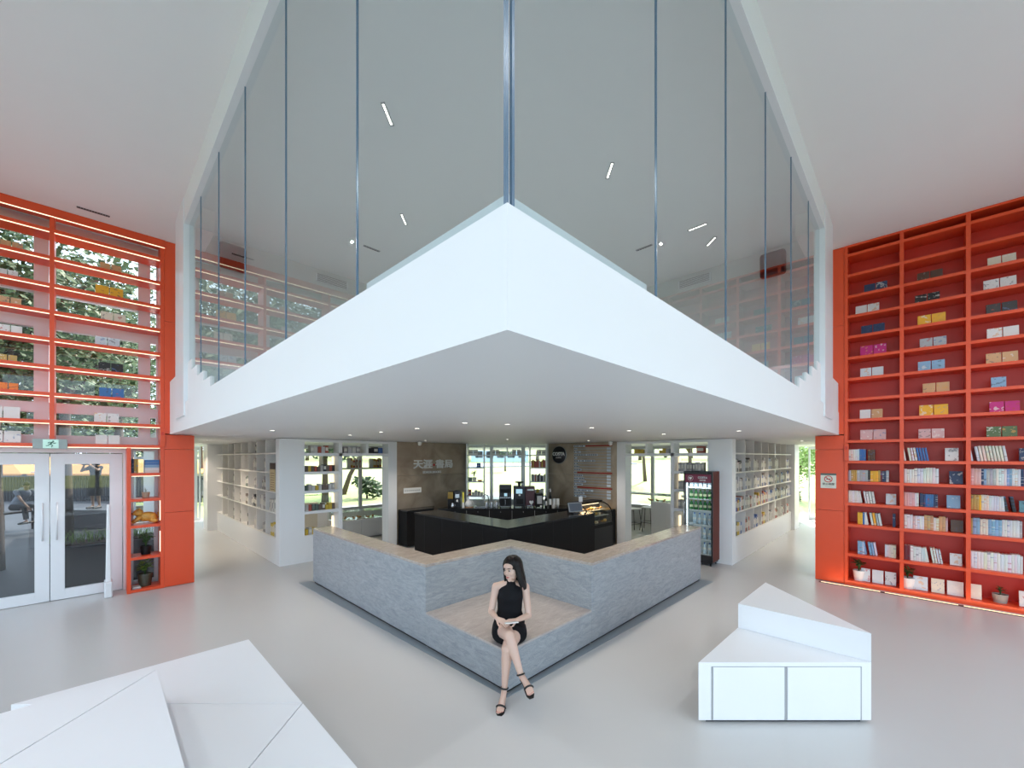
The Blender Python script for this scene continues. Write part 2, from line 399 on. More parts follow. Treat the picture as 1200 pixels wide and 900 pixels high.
# glazing of the two rooms behind the cafe and the slanted window between them
GZ = 13.6
window('window_8', 'Y', GZ, 2.75, 8.6, .5, 2.7, 0, rails=(), fw=.11, label='window wall of the room left of the cafe', mulls=[2.75,onY(398,GZ),onY(422,GZ),onY(456,GZ)-.02,7.4,8.6])
window('window_9', 'X', GZ, 2.75, 8.6, .5, 2.7, 0, rails=(), fw=.11, label='window wall of the room right of the cafe', mulls=[2.75,onX(791,GZ),onX(765,GZ),onX(730,GZ),7.4,8.6])
b = MB(); b.box(2.75,8.7,GZ-.05,GZ+.1,0,.5,WHITE); struct('wall_room_left', b)
b = MB(); b.box(GZ-.05,GZ+.1,2.75,8.7,0,.5,WHITE); struct('wall_room_right', b)
# side partitions of those rooms, running back from the bronze panels
b = MB(); b.box(7.85,8.0,9.66,GZ,0,2.71,WHITE); struct('wall_partition_left', b)
b = MB(); b.box(9.66,GZ,7.85,8.0,0,2.71,WHITE); struct('wall_partition_right', b)
# slanted window behind the bar
SLZ = 13.2
wr = TH - R(90)
b = MB(); g = MB()
def slx(px): return (px-600)/477*SLZ
for px, w in ((543,.1),(576,.10),(613,.13),(644,.1)): b.box(slx(px)-w/2, slx(px)+w/2, SLZ-.06, SLZ+.06, .9, 2.7, FRAME)
b.box(slx(540), slx(648), SLZ-.06, SLZ+.06, .82, .94, FRAME); b.box(slx(540), slx(648), SLZ-.05, SLZ+.05, 2.62, 2.7, FRAME)
b.box(slx(540), slx(648), SLZ-.06, SLZ+.06, 0, .82, WHITE)
o = struct('window_10', b, label='white framed window behind the cafe bar'); o.rotation_euler = (0,0,wr)
g.add([(slx(540),SLZ,.9),(slx(648),SLZ,.9),(slx(648),SLZ,2.65),(slx(540),SLZ,2.65)], [(0,1,2,3)], GLZ); g.build('pane', o)

# ---- glazed double door in the left wall, set back from the shelves
DY = 9.83
def door(nm, x0, x1, hx, label):
    b = MB(); fw = .155
    b.box(x0,x0+fw,DY-.03,DY+.03,.01,2.36,FRAME); b.box(x1-fw,x1,DY-.03,DY+.03,.01,2.36,FRAME)
    b.box(x0+fw,x1-fw,DY-.03,DY+.03,.01,.17,FRAME); b.box(x0+fw,x1-fw,DY-.03,DY+.03,2.19,2.36,FRAME)
    o = struct(nm, b, bevel=.004, label=label)
    g = MB(); g.add([(x0+fw,DY,.17),(x1-fw,DY,.17),(x1-fw,DY,2.19),(x0+fw,DY,2.19)], [(0,1,2,3)], MATS['door_glass']); g.build('pane', o)
    h = MB(); h.tube([(hx,DY-.08,.98),(hx,DY-.08,1.58)], .011, FRAME); 
    for z in (1.0,1.55): h.tube([(hx,DY-.08,z),(hx,DY-.03,z)], .008, FRAME, 8)
    h.build('door_handle', o)
    return o
dxs = (onY(-36,DY), onY(58.6,DY), onY(146,DY))
door('door_1', -1.45, dxs[1]-.004, dxs[1]-.075, 'left leaf of the white framed glass double door')
door('door_2', dxs[1]+.004, dxs[2]-.03, dxs[1]+.075, 'right leaf of the white framed glass double door')
door('door_3', -2.30, -1.458, -1.52, 'leaf beside the double door')
b = MB(); b.box(dxs[2]-.02,dxs[2]+.06,DY-.05,DY+.14,0,2.46,FRAME); b.box(-2.4,dxs[2]-.02,DY-.05,DY+.14,2.375,2.46,FRAME); b.box(-2.4,-2.31,DY-.05,DY+.14,0,2.375,FRAME)
struct('trim_8', b, label='white frame around the glass doors')
# dark line and blue-grey strip inlaid in the floor around the stone counter
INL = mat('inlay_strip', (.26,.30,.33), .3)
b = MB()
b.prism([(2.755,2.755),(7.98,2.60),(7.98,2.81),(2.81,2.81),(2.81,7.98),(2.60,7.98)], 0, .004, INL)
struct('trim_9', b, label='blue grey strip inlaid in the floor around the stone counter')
# ---- ceiling lights and vents
def lin_light(x, y, rz, zc, label, L=.34, lit=True):
    t = thing('linear_downlight', label, 'ceiling light', (x,y,zc), rz, 'linear ceiling lights')
    f = MB(); f.box(-L/2,L/2,-.025,.025,-.012,0,GREY); f.build('housing', t)
    d = MB()
    for k in range(6): d.box(-L/2+.015+k*(L-.03)/6, -L/2+.0+(k+1)*(L-.03)/6, -.011,.011,-.016,-.012, COOLED if lit else DARK)
    d.build('lamp_cells', t)
for x,y,rz,lb,lit in ((2.5,4.57,R(42),'long bright linear ceiling light nearest the prow on the window-shelf side',True),
    (5.26,3.14,R(44),'short bright linear ceiling light nearest the prow on the bookshelf-wall side',True),
    (3.8,6.38,R(45),'small bright linear ceiling light halfway along the window-shelf side',True),
    (3.88,7.73,R(0),'small dark linear ceiling light deep in the upper room, window-shelf side',False),
    (7.67,3.8,R(90),'dark linear ceiling light near the glass joint, bookshelf-wall side',False),
    (7.66,2.77,R(90),'pale linear ceiling light before the wall grille, bookshelf-wall side',True),
    (8.36,2.76,R(45),'small pale linear ceiling light furthest along the bookshelf-wall side',True)):
    lin_light(x,y,rz,6.5,lb,lit=lit)
def vent(loc, L, rz, label, w=.05, horiz=True):
    t = thing('slot_vent', label, 'vent', loc, rz, None)
    f = MB(); f.box(-L/2,L/2,-w/2,w/2,-.006,0,DARK) ; f.build('slot', t)
    d = MB()
    for k in range(12): d.box(-L/2+(k+.3)*L/12,-L/2+(k+.5)*L/12,-w/2,w/2,-.01,-.006,GREY)
    d.build('fins', t); return t
vent((-.02,9.1,CZ), .36, 0, 'thin black slot vent in the ceiling above the window shelves')
def grille(loc, L, rz, label):
    t = thing('wall_grille', label, 'vent', loc, rz)
    f = MB(); f.box(-L/2,L/2,-.02,0,-.09,.09,FRAME); f.build('frame', t)
    d = MB(); [d.box(-L/2+.03,L/2-.03,-.028,-.02,-.07+k*.035,-.055+k*.035,GREY) for k in range(5)]; d.build('slats', t)
grille((3.77,9.42,6.3), .72, 0, 'long air grille behind the glass, window-shelf side')
grille((9.52,3.5,6.3), .72, R(-90), 'long air grille behind the glass, bookshelf-wall side')
for (loc,rz,lb) in (((1.85,9.415,6.15),0,'dark rounded wall speaker behind the glass, window-shelf side'),((9.515,1.95,6.15),R(-90),'dark rounded wall speaker behind the glass, bookshelf-wall side')):
    t = thing('wall_speaker', lb, 'speaker', loc, rz)
    f = MB(); f.box(-.22,.22,-.16,0,-.24,.24,DARK); f.build('case', t, bevel=.05)
    f = MB(); f.box(-.17,.17,-.168,-.16,-.19,.19,BLK); f.build('grille', t)
# round recessed downlights in the soffit
dl = None
k = 0
names = {}
for (x,y,lb) in ((3.2,5.02,'recessed downlight above the stone counter arm towards the glass doors'),(3.24,6.14,'recessed downlight further back over the counter arm towards the glass doors'),
    (3.29,7.4,'recessed downlight over the end of the counter arm by the white shelf bay'),(3.1,3.82,'recessed downlight beside the bench niche, towards the glass doors'),
    (4.82,3.16,'recessed downlight above the stone counter arm towards the drinks fridge'),(5.78,3.11,'recessed downlight further back over the counter arm towards the fridge'),
    (7.0,3.1,'recessed downlight over the counter end by the drinks fridge'),
    (6.6,6.6,'recessed downlight between the two black counters'),(5.6,8.4,'recessed downlight before the bronze panel with the shop name'),(8.4,5.6,'recessed downlight before the bronze panel with the menu'),
    (1.9,12.2,'recessed downlight in the passage near the glass doors'),(1.9,15.6,'recessed downlight deep in the passage near the glass doors'),(15.6,1.9,'recessed downlight deep in the passage near the red bookshelf'),(12.2,1.9,'recessed downlight in the passage near the red bookshelf'),(4.4,11.4,'recessed downlight in the room with glass display cases'),(11.4,4.4,'recessed downlight in the room with the bar stools'),
    (1.9,7.0,'recessed downlight at the entrance of the passage near the doors'),(7.0,1.9,'recessed downlight at the entrance of the passage behind the fridge'),(3.6,3.6,'recessed soffit downlight above the stone bench')):
    if dl is None:
        dl = thing('recessed_downlight', lb, 'ceiling light', (x,y,SOF), 0, 'recessed downlights in the soffit')
        f = MB(); f.lathe([(.045,-.003),(.042,-.006),(.033,-.006),(.03,0)], GREY, n=18, caps=False); f.build('rim', dl)
        f = MB(); f.lathe([(.0005,-.0012),(.032,-.001)], COOLED, n=18); f.build('lens', dl)
    else: dup(dl, (x,y,SOF), 0, lb)
    e = 70 if x > 2.2 and y > 2.2 and x+y > 11.5 else 120 if max(x,y) > 9.5 else 28
    light('downlight', 'SPOT', (x,y,SOF-.02), e, (1,.86,.70), spot_size=R(125), spot_blend=.9, shadow_soft_size=.05)
# security cameras on the soffit
for (x,y,lb) in ((5.95,9.2,'small white ceiling camera before the bronze panel with shop name'),(9.25,5.5,'white dome camera hanging before the menu board')):
    t = thing('security_camera', lb, 'camera', (x,y,SOF))
    f = MB(); f.lathe([(.06,0),(.06,-.03),(.045,-.04)], CERAM, n=18); f.build('mount', t)
    f = MB(); f.ball((0,0,-.06), .05, CERAM); f.build('dome', t)

# fill spots added, without fixtures, to brighten the glazed upper room
for (x,y) in ((3.4,3.4),(3.6,5.8),(5.8,3.6),(6.2,6.2)):
    light('upper_room_fill', 'SPOT', (x,y,6.46), 125, (.97,.99,1), spot_size=R(160), spot_blend=1, shadow_soft_size=.015)
# white floor of the upper room that returns that light
b = MB(); b.box(PR+.13, 10.1, PR+.13, 10.1, 2.935, 2.95, FLOOR); struct('floor_upper', b)
# ------------------------------------------------------------------ stone counter with bench niche
t = thing('stone_counter', 'V-shaped grey stone counter wall with polished brown top around a bench niche', 'counter', (2.8,2.8,0))
b = MB()
A0, A1 = 7.82, 7.93
b.prism([(0,1.4),(1.47,1.4),(1.47,0),(5.13,0),(5.13,.33),(1.80,.33),(1.80,1.73),(.33,1.73),(.33,5.05),(0,5.05)], .03, .965, STONE)
b.build('stone_front', t, bevel=.003)
b = MB(); b.prism([(-.004,1.396),(1.466,1.396),(1.466,-.004),(5.134,-.004),(5.134,.334),(1.804,.334),(1.804,1.734),(.334,1.734),(.334,5.054),(-.004,5.054)], .965, 1.0, STONETOP)
b.build('stone_top', t, bevel=.002)
b = MB(); b.prism([(.02,1.42),(1.49,1.42),(1.49,.02),(5.11,.02),(5.11,.30),(1.78,.30),(1.78,1.70),(.31,1.70),(.31,5.03),(.02,5.03)], 0, .03, DARK); b.build('plinth_base', t)
t = thing('stone_bench', 'low pointed grey stone bench with pinkish seat in the counter niche, woman sitting on it', 'bench', (2.8,2.8,0))
b = MB(); b.prism([(0,0),(1.468,0),(1.468,1.398),(0,1.398)], .03, .395, STONE); b.build('stone_front', t)
b = MB(); b.prism([(0,0),(1.468,0),(1.468,1.398),(0,1.398)], .395, .418, STONESEAT); b.build('seat_slab', t, bevel=.002)
b = MB(); b.prism([(.02,.02),(1.46,.02),(1.46,1.39),(.02,1.39)], 0, .03, DARK); b.build('plinth_base', t)

# ------------------------------------------------------------------ white triangular display platforms
def tri_module(P, h, label, doors=None, group='white display platforms'):
    """P: three room points; base is recessed, top and body are separate parts"""
    cx = sum(p[0] for p in P)/3; cy = sum(p[1] for p in P)/3
    t = thing('display_platform', label, 'display platform', (cx,cy,0), 0, group)
    g = .004
    L = []
    for x,y in P:
        d = Vector((x-cx,y-cy)); d = d*(1-g/ d.length*1.6); L.append((d.x,d.y))
    b = MB(); b.prism(L, .025, h-.02, WLAC); body = b.build('body', t, bevel=.0015)
    b = MB(); b.prism(L, h-.02, h, WLAC); b.build('top_board', t, bevel=.0015)
    b = MB(); b.prism([(x*.9,y*.9) for x,y in L], 0, .025, DARK); b.build('recessed_base', t)
    return t
Aq, Bq, Cq = W(1.607,3.52), W(3.115,3.52), W(3.10,4.98)
Mq = ((Aq[0]+Cq[0])/2, (Aq[1]+Cq[1])/2)
t = tri_module([Aq,Bq,Mq], .525, 'low white triangular platform with two front door panels')
wl = Matrix.Rotation(TH-R(90), 4, 'Z')
off = Vector((*t.location.xy, 0))
def local_panel(px0, px1, y0z, y1z, name):
    # panel standing 3 mm proud of the front face (front face lies across the lens direction at depth 3.52)
    b = MB(); z = 3.52
    r0 = (px0-600)/477*z; r1 = (px1-600)/477*z
    M = Matrix.Translation(-off) @ wl
    b.box(r0, r1, z-.006, z+.01, y0z, y1z, WLAC, M=M)
    return b.build(name, t, bevel=.002)
local_panel(835.5, 919, .035, .487, 'door'); local_panel(922.5, 1008, .035, .487, 'door')
b = MB(); M_ = Matrix.Translation(-off) @ wl
for a_, c_ in ((833.8,835.2),(919.3,922.2),(1008.3,1009.6)): b.box((a_-600)/477*3.52, (c_-600)/477*3.52, 3.5175, 3.53, .03, .49, GREY, M=M_)
b.box((833.8-600)/477*3.52, (1009.6-600)/477*3.52, 3.5175, 3.53, .4875, .4915, GREY, M=M_); b.build('door_gaps', t)
tri_module([Mq,Bq,Cq], .774, 'taller white triangular platform joined behind the one with door panels')
q = lambda x, y: (x, y)
tri_module([(1.05,4.62),(1.05,3.14),(-.43,4.62)], .525, 'large low white triangular platform with the corner pointing to the doors')
tri_module([(1.05,3.14),(.31,3.88),(.31,2.40)], .525, 'low white triangular platform filling the gap beside the raised platforms')
tri_module([(1.05,3.14),(1.05,1.66),(.31,2.40)], .525, 'low white triangular platform along the open side, before the seam')
tri_module([(.31,2.40),(1.05,1.66),(.31,.92)], .525, 'low white triangular platform nearest to the viewer, beside the raised ones')
tri_module([(.31,3.88),(.31,2.40),(-.43,3.14)], .774, 'raised white triangular platform with its long side against the low ones')
tri_module([(.31,3.88),(-.43,3.14),(-1.17,3.88)], .774, 'raised white triangular platform whose long side faces the glass doors')
tri_module([(-.43,3.14),(-1.17,3.88),(-1.17,2.40)], .774, 'raised white triangular platform furthest from the stone counter')
tri_module([(.31,2.40),(-.43,3.14),(-.43,1.66)], .774, 'raised white triangular platform nearest to the viewer')

# ------------------------------------------------------------------ red shelf walls
LZ = [2.51,2.87,3.29,3.71,4.13,4.55,4.96,5.38,5.80]     # front edges of the left shelves
RZ = [.08,.567,1.10,1.48,1.87,2.24,2.61,2.99,3.36,3.73,4.11,4.49,4.86,5.22,5.60,5.97]
T = .05; DEP = .40
LU = [-5.65,-4.36,-3.07,-1.78,-.49,.80]                 # left uprights
RU = [.85,.12,-.63,-1.38,-2.13,-2.88]
t = thing('red_bookshelf', 'tall open red bookshelf with light strips in front of windows', 'bookshelf', (0,LY,0))
for u in LU:
    b = MB(); z0 = 2.46 if u < .5 else 0
    b.box(u, u+.05, .004, DEP, z0, CZ-.04, RED); b.build('upright', t)
b = MB(); b.box(LU[0], .86, 0, DEP, CZ-.045, CZ-.003, RED); b.build('top_board', t)
b = MB(); b.box(LU[0], .86, .0, .012, 5.985, 5.997, LED); b.box(LU[0], .86, .0, .012, 5.997, CZ-.045, RED); b.build('light_strip', t)
for z in LZ:
    b = MB(); b.box(LU[0], .85, 0, DEP, z-.045, z+.005, RED); s_ = b.build('shelf_board', t)
    b = MB(); b.box(LU[0]+.06, .79, .006, .018, z-.057, z-.045, LED); b.build('light_strip', s_)
# small column of shelves beside the door
b = MB(); b.box(.37,.42,0,DEP,0,2.46,RED); b.build('upright', t)
for z in (.05,.60,1.14,1.59,2.03):
    b = MB(); b.box(.42,.80,0,DEP,z-.045,z,RED); s_ = b.build('shelf_board', t)
    if z > 2: b = MB(); b.box(.43,.79,.006,.018,z-.056,z-.045,LED); b.build('light_strip', s_)
b = MB(); [b.box(.788,.80,.006,.02,z,z+.36,LED) for z in (.65,1.20)]; b.build('light_strip', t)
t = thing('red_wall_panel', 'tall orange-red wall panel beside the small red shelves and doors', 'wall panel', (.85,LY,0))
for z0,z1 in ((.01,1.32),(1.325,2.44),(2.445,2.70)):
    b = MB(); b.box(.002,.42,0,.46,z0,z1,RED); b.build('panel_board', t)
for z0,z1 in ((2.72,4.70),(4.705,CZ-.01)):
    b = MB(); b.box(.002,.22,.0,.46,z0,z1,RED); b.build('panel_board', t)
b = MB(); b.box(.22,.42,.021,.46,3.7,CZ-.01,RED); b.build('panel_board', t)

t = thing('red_bookshelf', 'tall red bookshelf with closed back, rows of books on its lower shelves', 'bookshelf', (RX,0,0))
yE = RU[-1]
for u in RU:
    b = MB(); b.box(.004, DEP, u-.05, u, .02, CZ-.04, RED); b.build('upright', t)
b = MB(); b.box(DEP, DEP+.03, yE-.05, .85, 0, CZ-.01, REDB); b.build('back_panel', t)
b = MB(); b.box(0, DEP, yE-.05, .85, CZ-.04, CZ-.005, RED); b.build('top_board', t)
for i, z in enumerate(RZ):
    b = MB(); b.box(0, DEP, yE-.05, .85, z-.048 if i else 0.0, z, RED); b.build('shelf_board', t)
t = thing('red_wall_panel', 'tall orange-red wall panel with the no-smoking sign', 'wall panel', (RX,.855,0))
for z0,z1 in ((.01,1.32),(1.325,2.44),(2.445,2.70)):
    b = MB(); b.box(0,.46,.0,.42,z0,z1,RED); b.build('panel_board', t)
for z0,z1 in ((2.72,4.70),(4.705,CZ-.01)):
    b = MB(); b.box(0,.46,.0,.20,z0,z1,RED); b.build('panel_board', t)
b = MB(); b.box(.021,.46,.20,.42,3.7,CZ-.01,RED); b.build('panel_board', t)
b = MB(); b.box(10.0,10.2,-7,1.27,0,6.2,WHITE); struct('wall_east', b)
for nm,(x,y,rz) in {'a':(.815,LY-.001,0),'b':(RX-.001,.83,R(-90))}.items():
    tt = thing('call_point', 'small bright red box on the shelf edge, ' + ('above the small shelf column' if nm == 'a' else 'at the end of the closed bookshelf'), 'alarm box', (x,y,2.24 if nm == 'b' else 2.49), rz)
    b = MB(); b.box(-.02,.045,-.03,0,0,.30,RED); b.build('case', tt, bevel=.004)
    b = MB(); b.box(-.008,.03,-.034,-.03,.2,.26,REDB); b.build('face_plate', tt)
# light strip let into the floor in front of the right shelves
t = thing('floor_light_strip', 'warm light strip let into the floor along the closed red bookshelf', 'light strip', (RX-.13,0,0))
b = MB(); b.box(-.035,.035,-2.9,1.2,0,.006,DARK); b.build('channel', t)
for a_, c_ in ((1.17,.36),(.30,-.54),(-.60,-1.5),(-1.56,-2.5)):
    b = MB(); b.box(-.012,.012,c_,a_,.006,.010,LEDF); b.build('light_strip', t)
light('floor_strip_light', 'AREA', (RX-.13,-.6,.03), 4, (1,.62,.35), (R(180),0,0), shape='RECTANGLE', size=.04, size_y=3.4)

# ------------------------------------------------------------------ books
def unit_book(nm, art):
    b = MB(); c_ = BOOKART if art else BOOKSPINE
    b.box(0,.10,0,1,0,1,c_); b.box(.90,1,0,1,0,1,c_)
    b.add([(.10,0,0),(.5,-.02,0),(.9,0,0),(.9,.03,0),(.1,.03,0),(.10,0,1),(.5,-.02,1),(.9,0,1),(.9,.03,1),(.1,.03,1)],
          [(4,3,2,1,0),(5,6,7,8,9),(0,1,6,5),(1,2,7,6),(3,4,9,8)], c_)
    b.box(.10,.90,.03,.97,.015,.985,PAGES)
    o = b.build(nm); return o
UB = [unit_book('book', False), unit_book('book', True)]
used = [False, False]
FR = {'L': lambda u, Z, d=0.: ((u, LY+d, Z), 0.0), 'R': lambda u, Z, d=0.: ((RX+d, u, Z), R(-90))}
def book(loc, rz, dims, col, label, group, face=False, lean=0., cat='book'):
    """dims = thickness, depth, height. Spine out: local x is thickness. face=True: the cover looks out."""
    k = 1 if face else 0
    o = UB[k] if not used[k] else UB[k].copy()
    if used[k]: COL.objects.link(o)
    used[k] = True
    o.scale = dims
    if face: M = Matrix.Rotation(rz,3,'Z') @ Matrix.Rotation(-lean,3,'X') @ Matrix.Rotation(R(-90),3,'Z')
    else: M = Matrix.Rotation(rz,3,'Z') @ Matrix.Rotation(lean,3,'Y')
    o.rotation_euler = M.to_euler()
    o.location = (loc[0], loc[1], loc[2]+.002); o.color = (*col, 1)
    tag(o, label, cat, group)
    return o
PAL = dict(white=(.74,.74,.73), cream=(.74,.68,.56), grey=(.42,.44,.46), pale=(.62,.68,.73), navy=(.025,.05,.12), blue=(.05,.17,.42), black=(.018,.018,.02),
    gold=(.50,.33,.08), yellow=(.85,.45,.03), tan=(.62,.36,.18), magenta=(.55,.02,.20), pink=(.66,.42,.42), green=(.10,.16,.07), olive=(.3,.34,.12), brown=(.10,.05,.03),
    red=(.55,.04,.03), orange=(.80,.22,.04), teal=(.12,.28,.33), sky=(.25,.42,.60), maroon=(.16,.02,.03))
def pair(side, u0, u1, Z, col, what, where, n=2, h=None):
    """n face-out books side by side between wall coordinates u0 and u1 (in the order seen from left to right)"""
    w = abs(u1-u0)/n; h = h or w*1.02
    s = 1 if side == 'L' else -1
    for i in range(n):
        c = col[i] if isinstance(col, list) else col
        x = u0 + s*(i*w) + s*.004
        loc, rz = FR[side](x, Z, .14)
        # rotated unit: local depth axis becomes the wall direction
        nm = ('first', 'second')[i] if n == 2 else ''
        lb = ('%s %s, %s' % (nm, what, where)) if n == 2 else '%s, %s' % (what, where)
        book(loc, rz, (.028, w-.012, h), PAL[c], lb.strip(), 'face-out books on the red shelves', True, R(9))
def place_unit_check(): pass
# left wall pairs: (px range, shelf index, colour, words)
lb1 = [(0,27.6,7,'tan','tan patterned face-out book'),(-4,22,6,'white','white face-out book with fringed look'),(-2,26,5,'tan','tan banded face-out book'),(-2,27,4,'white','white grid-pattern face-out book'),
       (-3,21,3,'gold','cream and gold face-out book'),(-3,22.4,2,'orange','orange flowered face-out book'),(-18,24.5,1,'white','plain white face-out box set'),(-18,25.6,0,'white','white face-out book with gold square')]
lb2 = [(117,143,7,'tan','pale tan face-out book'),(111.6,145,6,'yellow','cream and yellow face-out book'),(118,148,5,'cream','cream face-out book with white patch'),(111,141,4,'pale','pale blue and cream face-out book'),
       (115,145,3,'black','black face-out book with gold base'),(116,146,2,'blue','blue face-out book with orange foot'),(110,140,1,'white','white face-out book with thin red line'),(111.5,141,0,'white','white face-out book with red lips')]
ORD = ['lowest','second','third','fourth','fifth','sixth','seventh','eighth','ninth']
for bay, lst in (('outer bay',lb1),('bay above glass door',lb2)):
    for p0,p1,i,c,w in lst:
        u0, u1 = onY(p0, LY+.14), onY(p1, LY+.14)
        pair('L', u0, u1, LZ[i]+.005, c, w, '%s long window shelf, %s' % (ORD[i], bay))
RO = ['bottom','second','third','fourth','fifth','sixth','seventh','eighth','ninth','tenth','eleventh','twelfth','thirteenth','fourteenth','fifteenth','topmost']
def RXpx(px, d=.14): return onX(px, RX+d)
rA = [(1012.5,1040.6,13,['navy','navy'],'navy and white face-out book'),(1002.5,1031,12,'white','white face-out book'),(1009,1037.5,11,'navy','navy blue face-out book'),(1008,1039.5,10,'magenta','magenta face-out book'),
      (1008,1036,9,'pale','green and white face-out book'),(1007.5,1035,7,['white','tan'],'white or orange face-out book'),(1008,1039,6,'pink','pink patterned face-out book')]
rB = [(1074.6,1105.6,13,'brown','dark brown face-out book'),(1072,1102,12,'black','black and gold face-out book'),(1075,1109,11,'yellow','bright yellow face-out book'),(1077.5,1110,10,'grey','speckled grey face-out book'),
      (1075.5,1108,9,'sky','blue landscape face-out book'),(1081,1113.5,8,'tan','tan face-out book'),(1077,1112,7,'yellow','black and yellow face-out book'),(1076,1107.5,6,'pink','pink and white face-out book')]
rC = [(1156.7,1191.7,13,'cream','cream and red face-out book'),(1152,1192,12,'white','white face-out book with ink splash'),(1155,1193,11,'black','black and gold face-out book'),(1156,1195,10,'white','white face-out book with orange foot'),
      (1155,1194,9,'tan','large tan face-out book'),(1159,1196,7,'magenta','deep pink face-out book'),(1155.5,1193,6,'green','green and white face-out book')]
for bay, lst in (('first bay',rA),('second bay',rB),('third bay',rC)):
    for p0,p1,i,c,w in lst: pair('R', RXpx(p0), RXpx(p1), RZ[i], c, w, '%s shelf up, %s' % (RO[i], bay))
pair('R', RXpx(1161), RXpx(1180), RZ[8], 'sky', 'single blue-grey face-out book', 'ninth shelf up, third bay', n=1)
# rows of spines
def row(side, px0, px1, Z, cols, words, hmin, hmax, tmin=.023, tmax=.038, lean_end=False, d=.10, rng=None, dep=.15):
    rng = rng or random
    s = 1 if side == 'L' else -1
    if side == 'L': u, ue = onY(px0, LY+d), onY(px1, LY+d)
    else: u, ue = onX(px0, RX+d), onX(px1, RX+d)
    n = 0; run = 0; col = None; leaned = False
    if side == 'R':
        mid = (u+ue)/2
        bi = [i for i in range(len(RU)-1) if RU[i+1] < mid < RU[i]][0]
        u = min(u, RU[bi]-.054); ue = max(ue, RU[bi+1]+.006)
    while (ue-u)*s > tmin*.8:
        if run <= 0:
            col = rng.choice(cols); run = rng.choice((1,1,2,3,4)); th = rng.uniform(tmin,tmax); h = rng.uniform(hmin,hmax)
        run -= 1
        loc, rz = FR[side](u, Z, d)
        v = [min(1,max(.01,c*rng.uniform(.88,1.06))) for c in PAL[col]]
        rem = (ue-u)*s
        ln = 0
        if lean_end and rem < (.5 if Z > 2 else .24):
            ln = -R(8)
            if not leaned: u += s*h*.15; leaned = True
            if rem < th+.01: break
        book(loc, rz, (th-.0012, dep, h*rng.uniform(.985,1.0)), v, '%s book %s' % (col, words), 'books standing in rows on the red shelves', False, ln)
        u += s*(th + (.007 if ln else 0)); n += 1
    return n
rg = random.Random(3)
W_ = ['white','white','white','pale','cream']
rows = [
 (991.5,1015,5,['pale','white','grey','blue'],.20,.21,0,'on the sixth shelf up, first bay'),
 (1017,1027,5,['white','brown','white'],.19,.2,0,'ending the row on the sixth shelf, first bay'),
 (1056,1092,5,['white','blue','white'],.22,.23,1,'leaning on the sixth shelf up, second bay'),
 (1136,1186,5,['white','pale','cream','white','green'],.23,.24,1,'leaning on the sixth shelf up, third bay'),
 (991.5,1041,4,['maroon','black','gold','navy','yellow','grey'],.19,.21,0,'on the fifth shelf up, first bay'),
 (1056,1099,4,['white','pale','white'],.22,.26,0,'on the fifth shelf up, second bay'),
 (1136,1199,4,['white','sky','grey','navy','pink','white'],.25,.26,0,'on the fifth shelf up, third bay'),
 (991.5,1029,3,W_,.21,.22,1,'on the fourth shelf up, first bay'),
 (1056,1078,3,['white','pink','white','red'],.22,.23,0,'in the pale part of the fourth shelf up, second bay'),
 (1078,1099,3,['navy','blue','sky'],.21,.22,0,'in the blue half of the fourth shelf up, second bay'),
 (1136,1159,3,['yellow','cream','gold'],.23,.24,0,'in the yellow group on the fourth shelf, third bay'),
 (1159,1178,3,['white','pale'],.22,.23,0,'in the white group on the fourth shelf, third bay'),
 (1178,1196,3,['black','black','grey'],.22,.23,1,'leaning in the black group on the fourth shelf, third bay'),
 (1005,1036,2,['white','yellow','grey','blue','white'],.20,.22,1,'on the third shelf up, first bay'),
 (1046,1051,2,['navy','pale'],.22,.23,0,'alone at the end of the third shelf, first bay'),
 (1056,1111,2,['white','cream','pink','tan','white'],.21,.24,0,'on the third shelf up, second bay'),
 (1136,1199,2,['cream','white','grey','sky','gold','white'],.24,.26,0,'on the third shelf up, third bay'),
 (1005,1032,1,['pale','white','sky','cream'],.22,.23,1,'on the second shelf up, first bay'),
 (1037,1051,1,['white','cream'],.21,.22,0,'at the end of the second shelf, first bay'),
 (1056,1108,1,['white','maroon','pale','cream','white'],.22,.25,1,'on the second shelf up, second bay'),
 (1136,1199,1,['white','cream','white'],.26,.28,0,'on the second shelf up, third bay')]
for p0,p1,i,cols,h0,h1,ln,wd in rows:
    row('R', p0, p1, RZ[i], cols, wd+' of closed shelves', h0, h1, lean_end=bool(ln), rng=rg)
singles = [(1107,1124,5,'white','white face-out book with orange band','on the sixth shelf, second bay'),(1193.5,1212,5,'navy','navy face-out book','on the sixth shelf in the third bay'),
 (1112,1129,4,'navy','navy and white face-out book','on the fifth shelf, second bay'),(1038,1051,3,'pale','pale face-out book with grey picture','on the fourth shelf, first bay'),
 (1109,1126,3,'sky','blue and red patterned face-out book','on the fourth shelf, second bay'),(1113.6,1129.5,2,'brown','brown face-out book','on the third shelf, second bay'),(1112.6,1128,1,'white','plain white face-out book','on the second shelf, second bay'),
 (1009,1020.5,0,'pale','pale blue face-out book','behind the plant on the bottom shelf, first bay'),(1022,1036,0,'pale','pale blue face-out book','in the middle of the bottom shelf, first bay'),(1037,1051,0,'pale','pale blue face-out book','last on the bottom shelf, first bay'),
 (1070,1088,0,'pale','light blue face-out book','beside the plant on the bottom shelf, second bay'),(1091,1107.5,0,'cream','cream face-out book','second on the bottom shelf, second bay'),(1109.5,1130,0,'white','white face-out book with red bar','last on the bottom shelf, second bay'),
 (1135,1151,0,'cream','patterned cream face-out book','on the bottom shelf, third bay'),(1193.5,1212,0,'white','white face-out book with black spot','on the bottom shelf in the third bay'),(1193.5,1210,3,'teal','dark teal face-out book','on the fourth shelf in the third bay')]
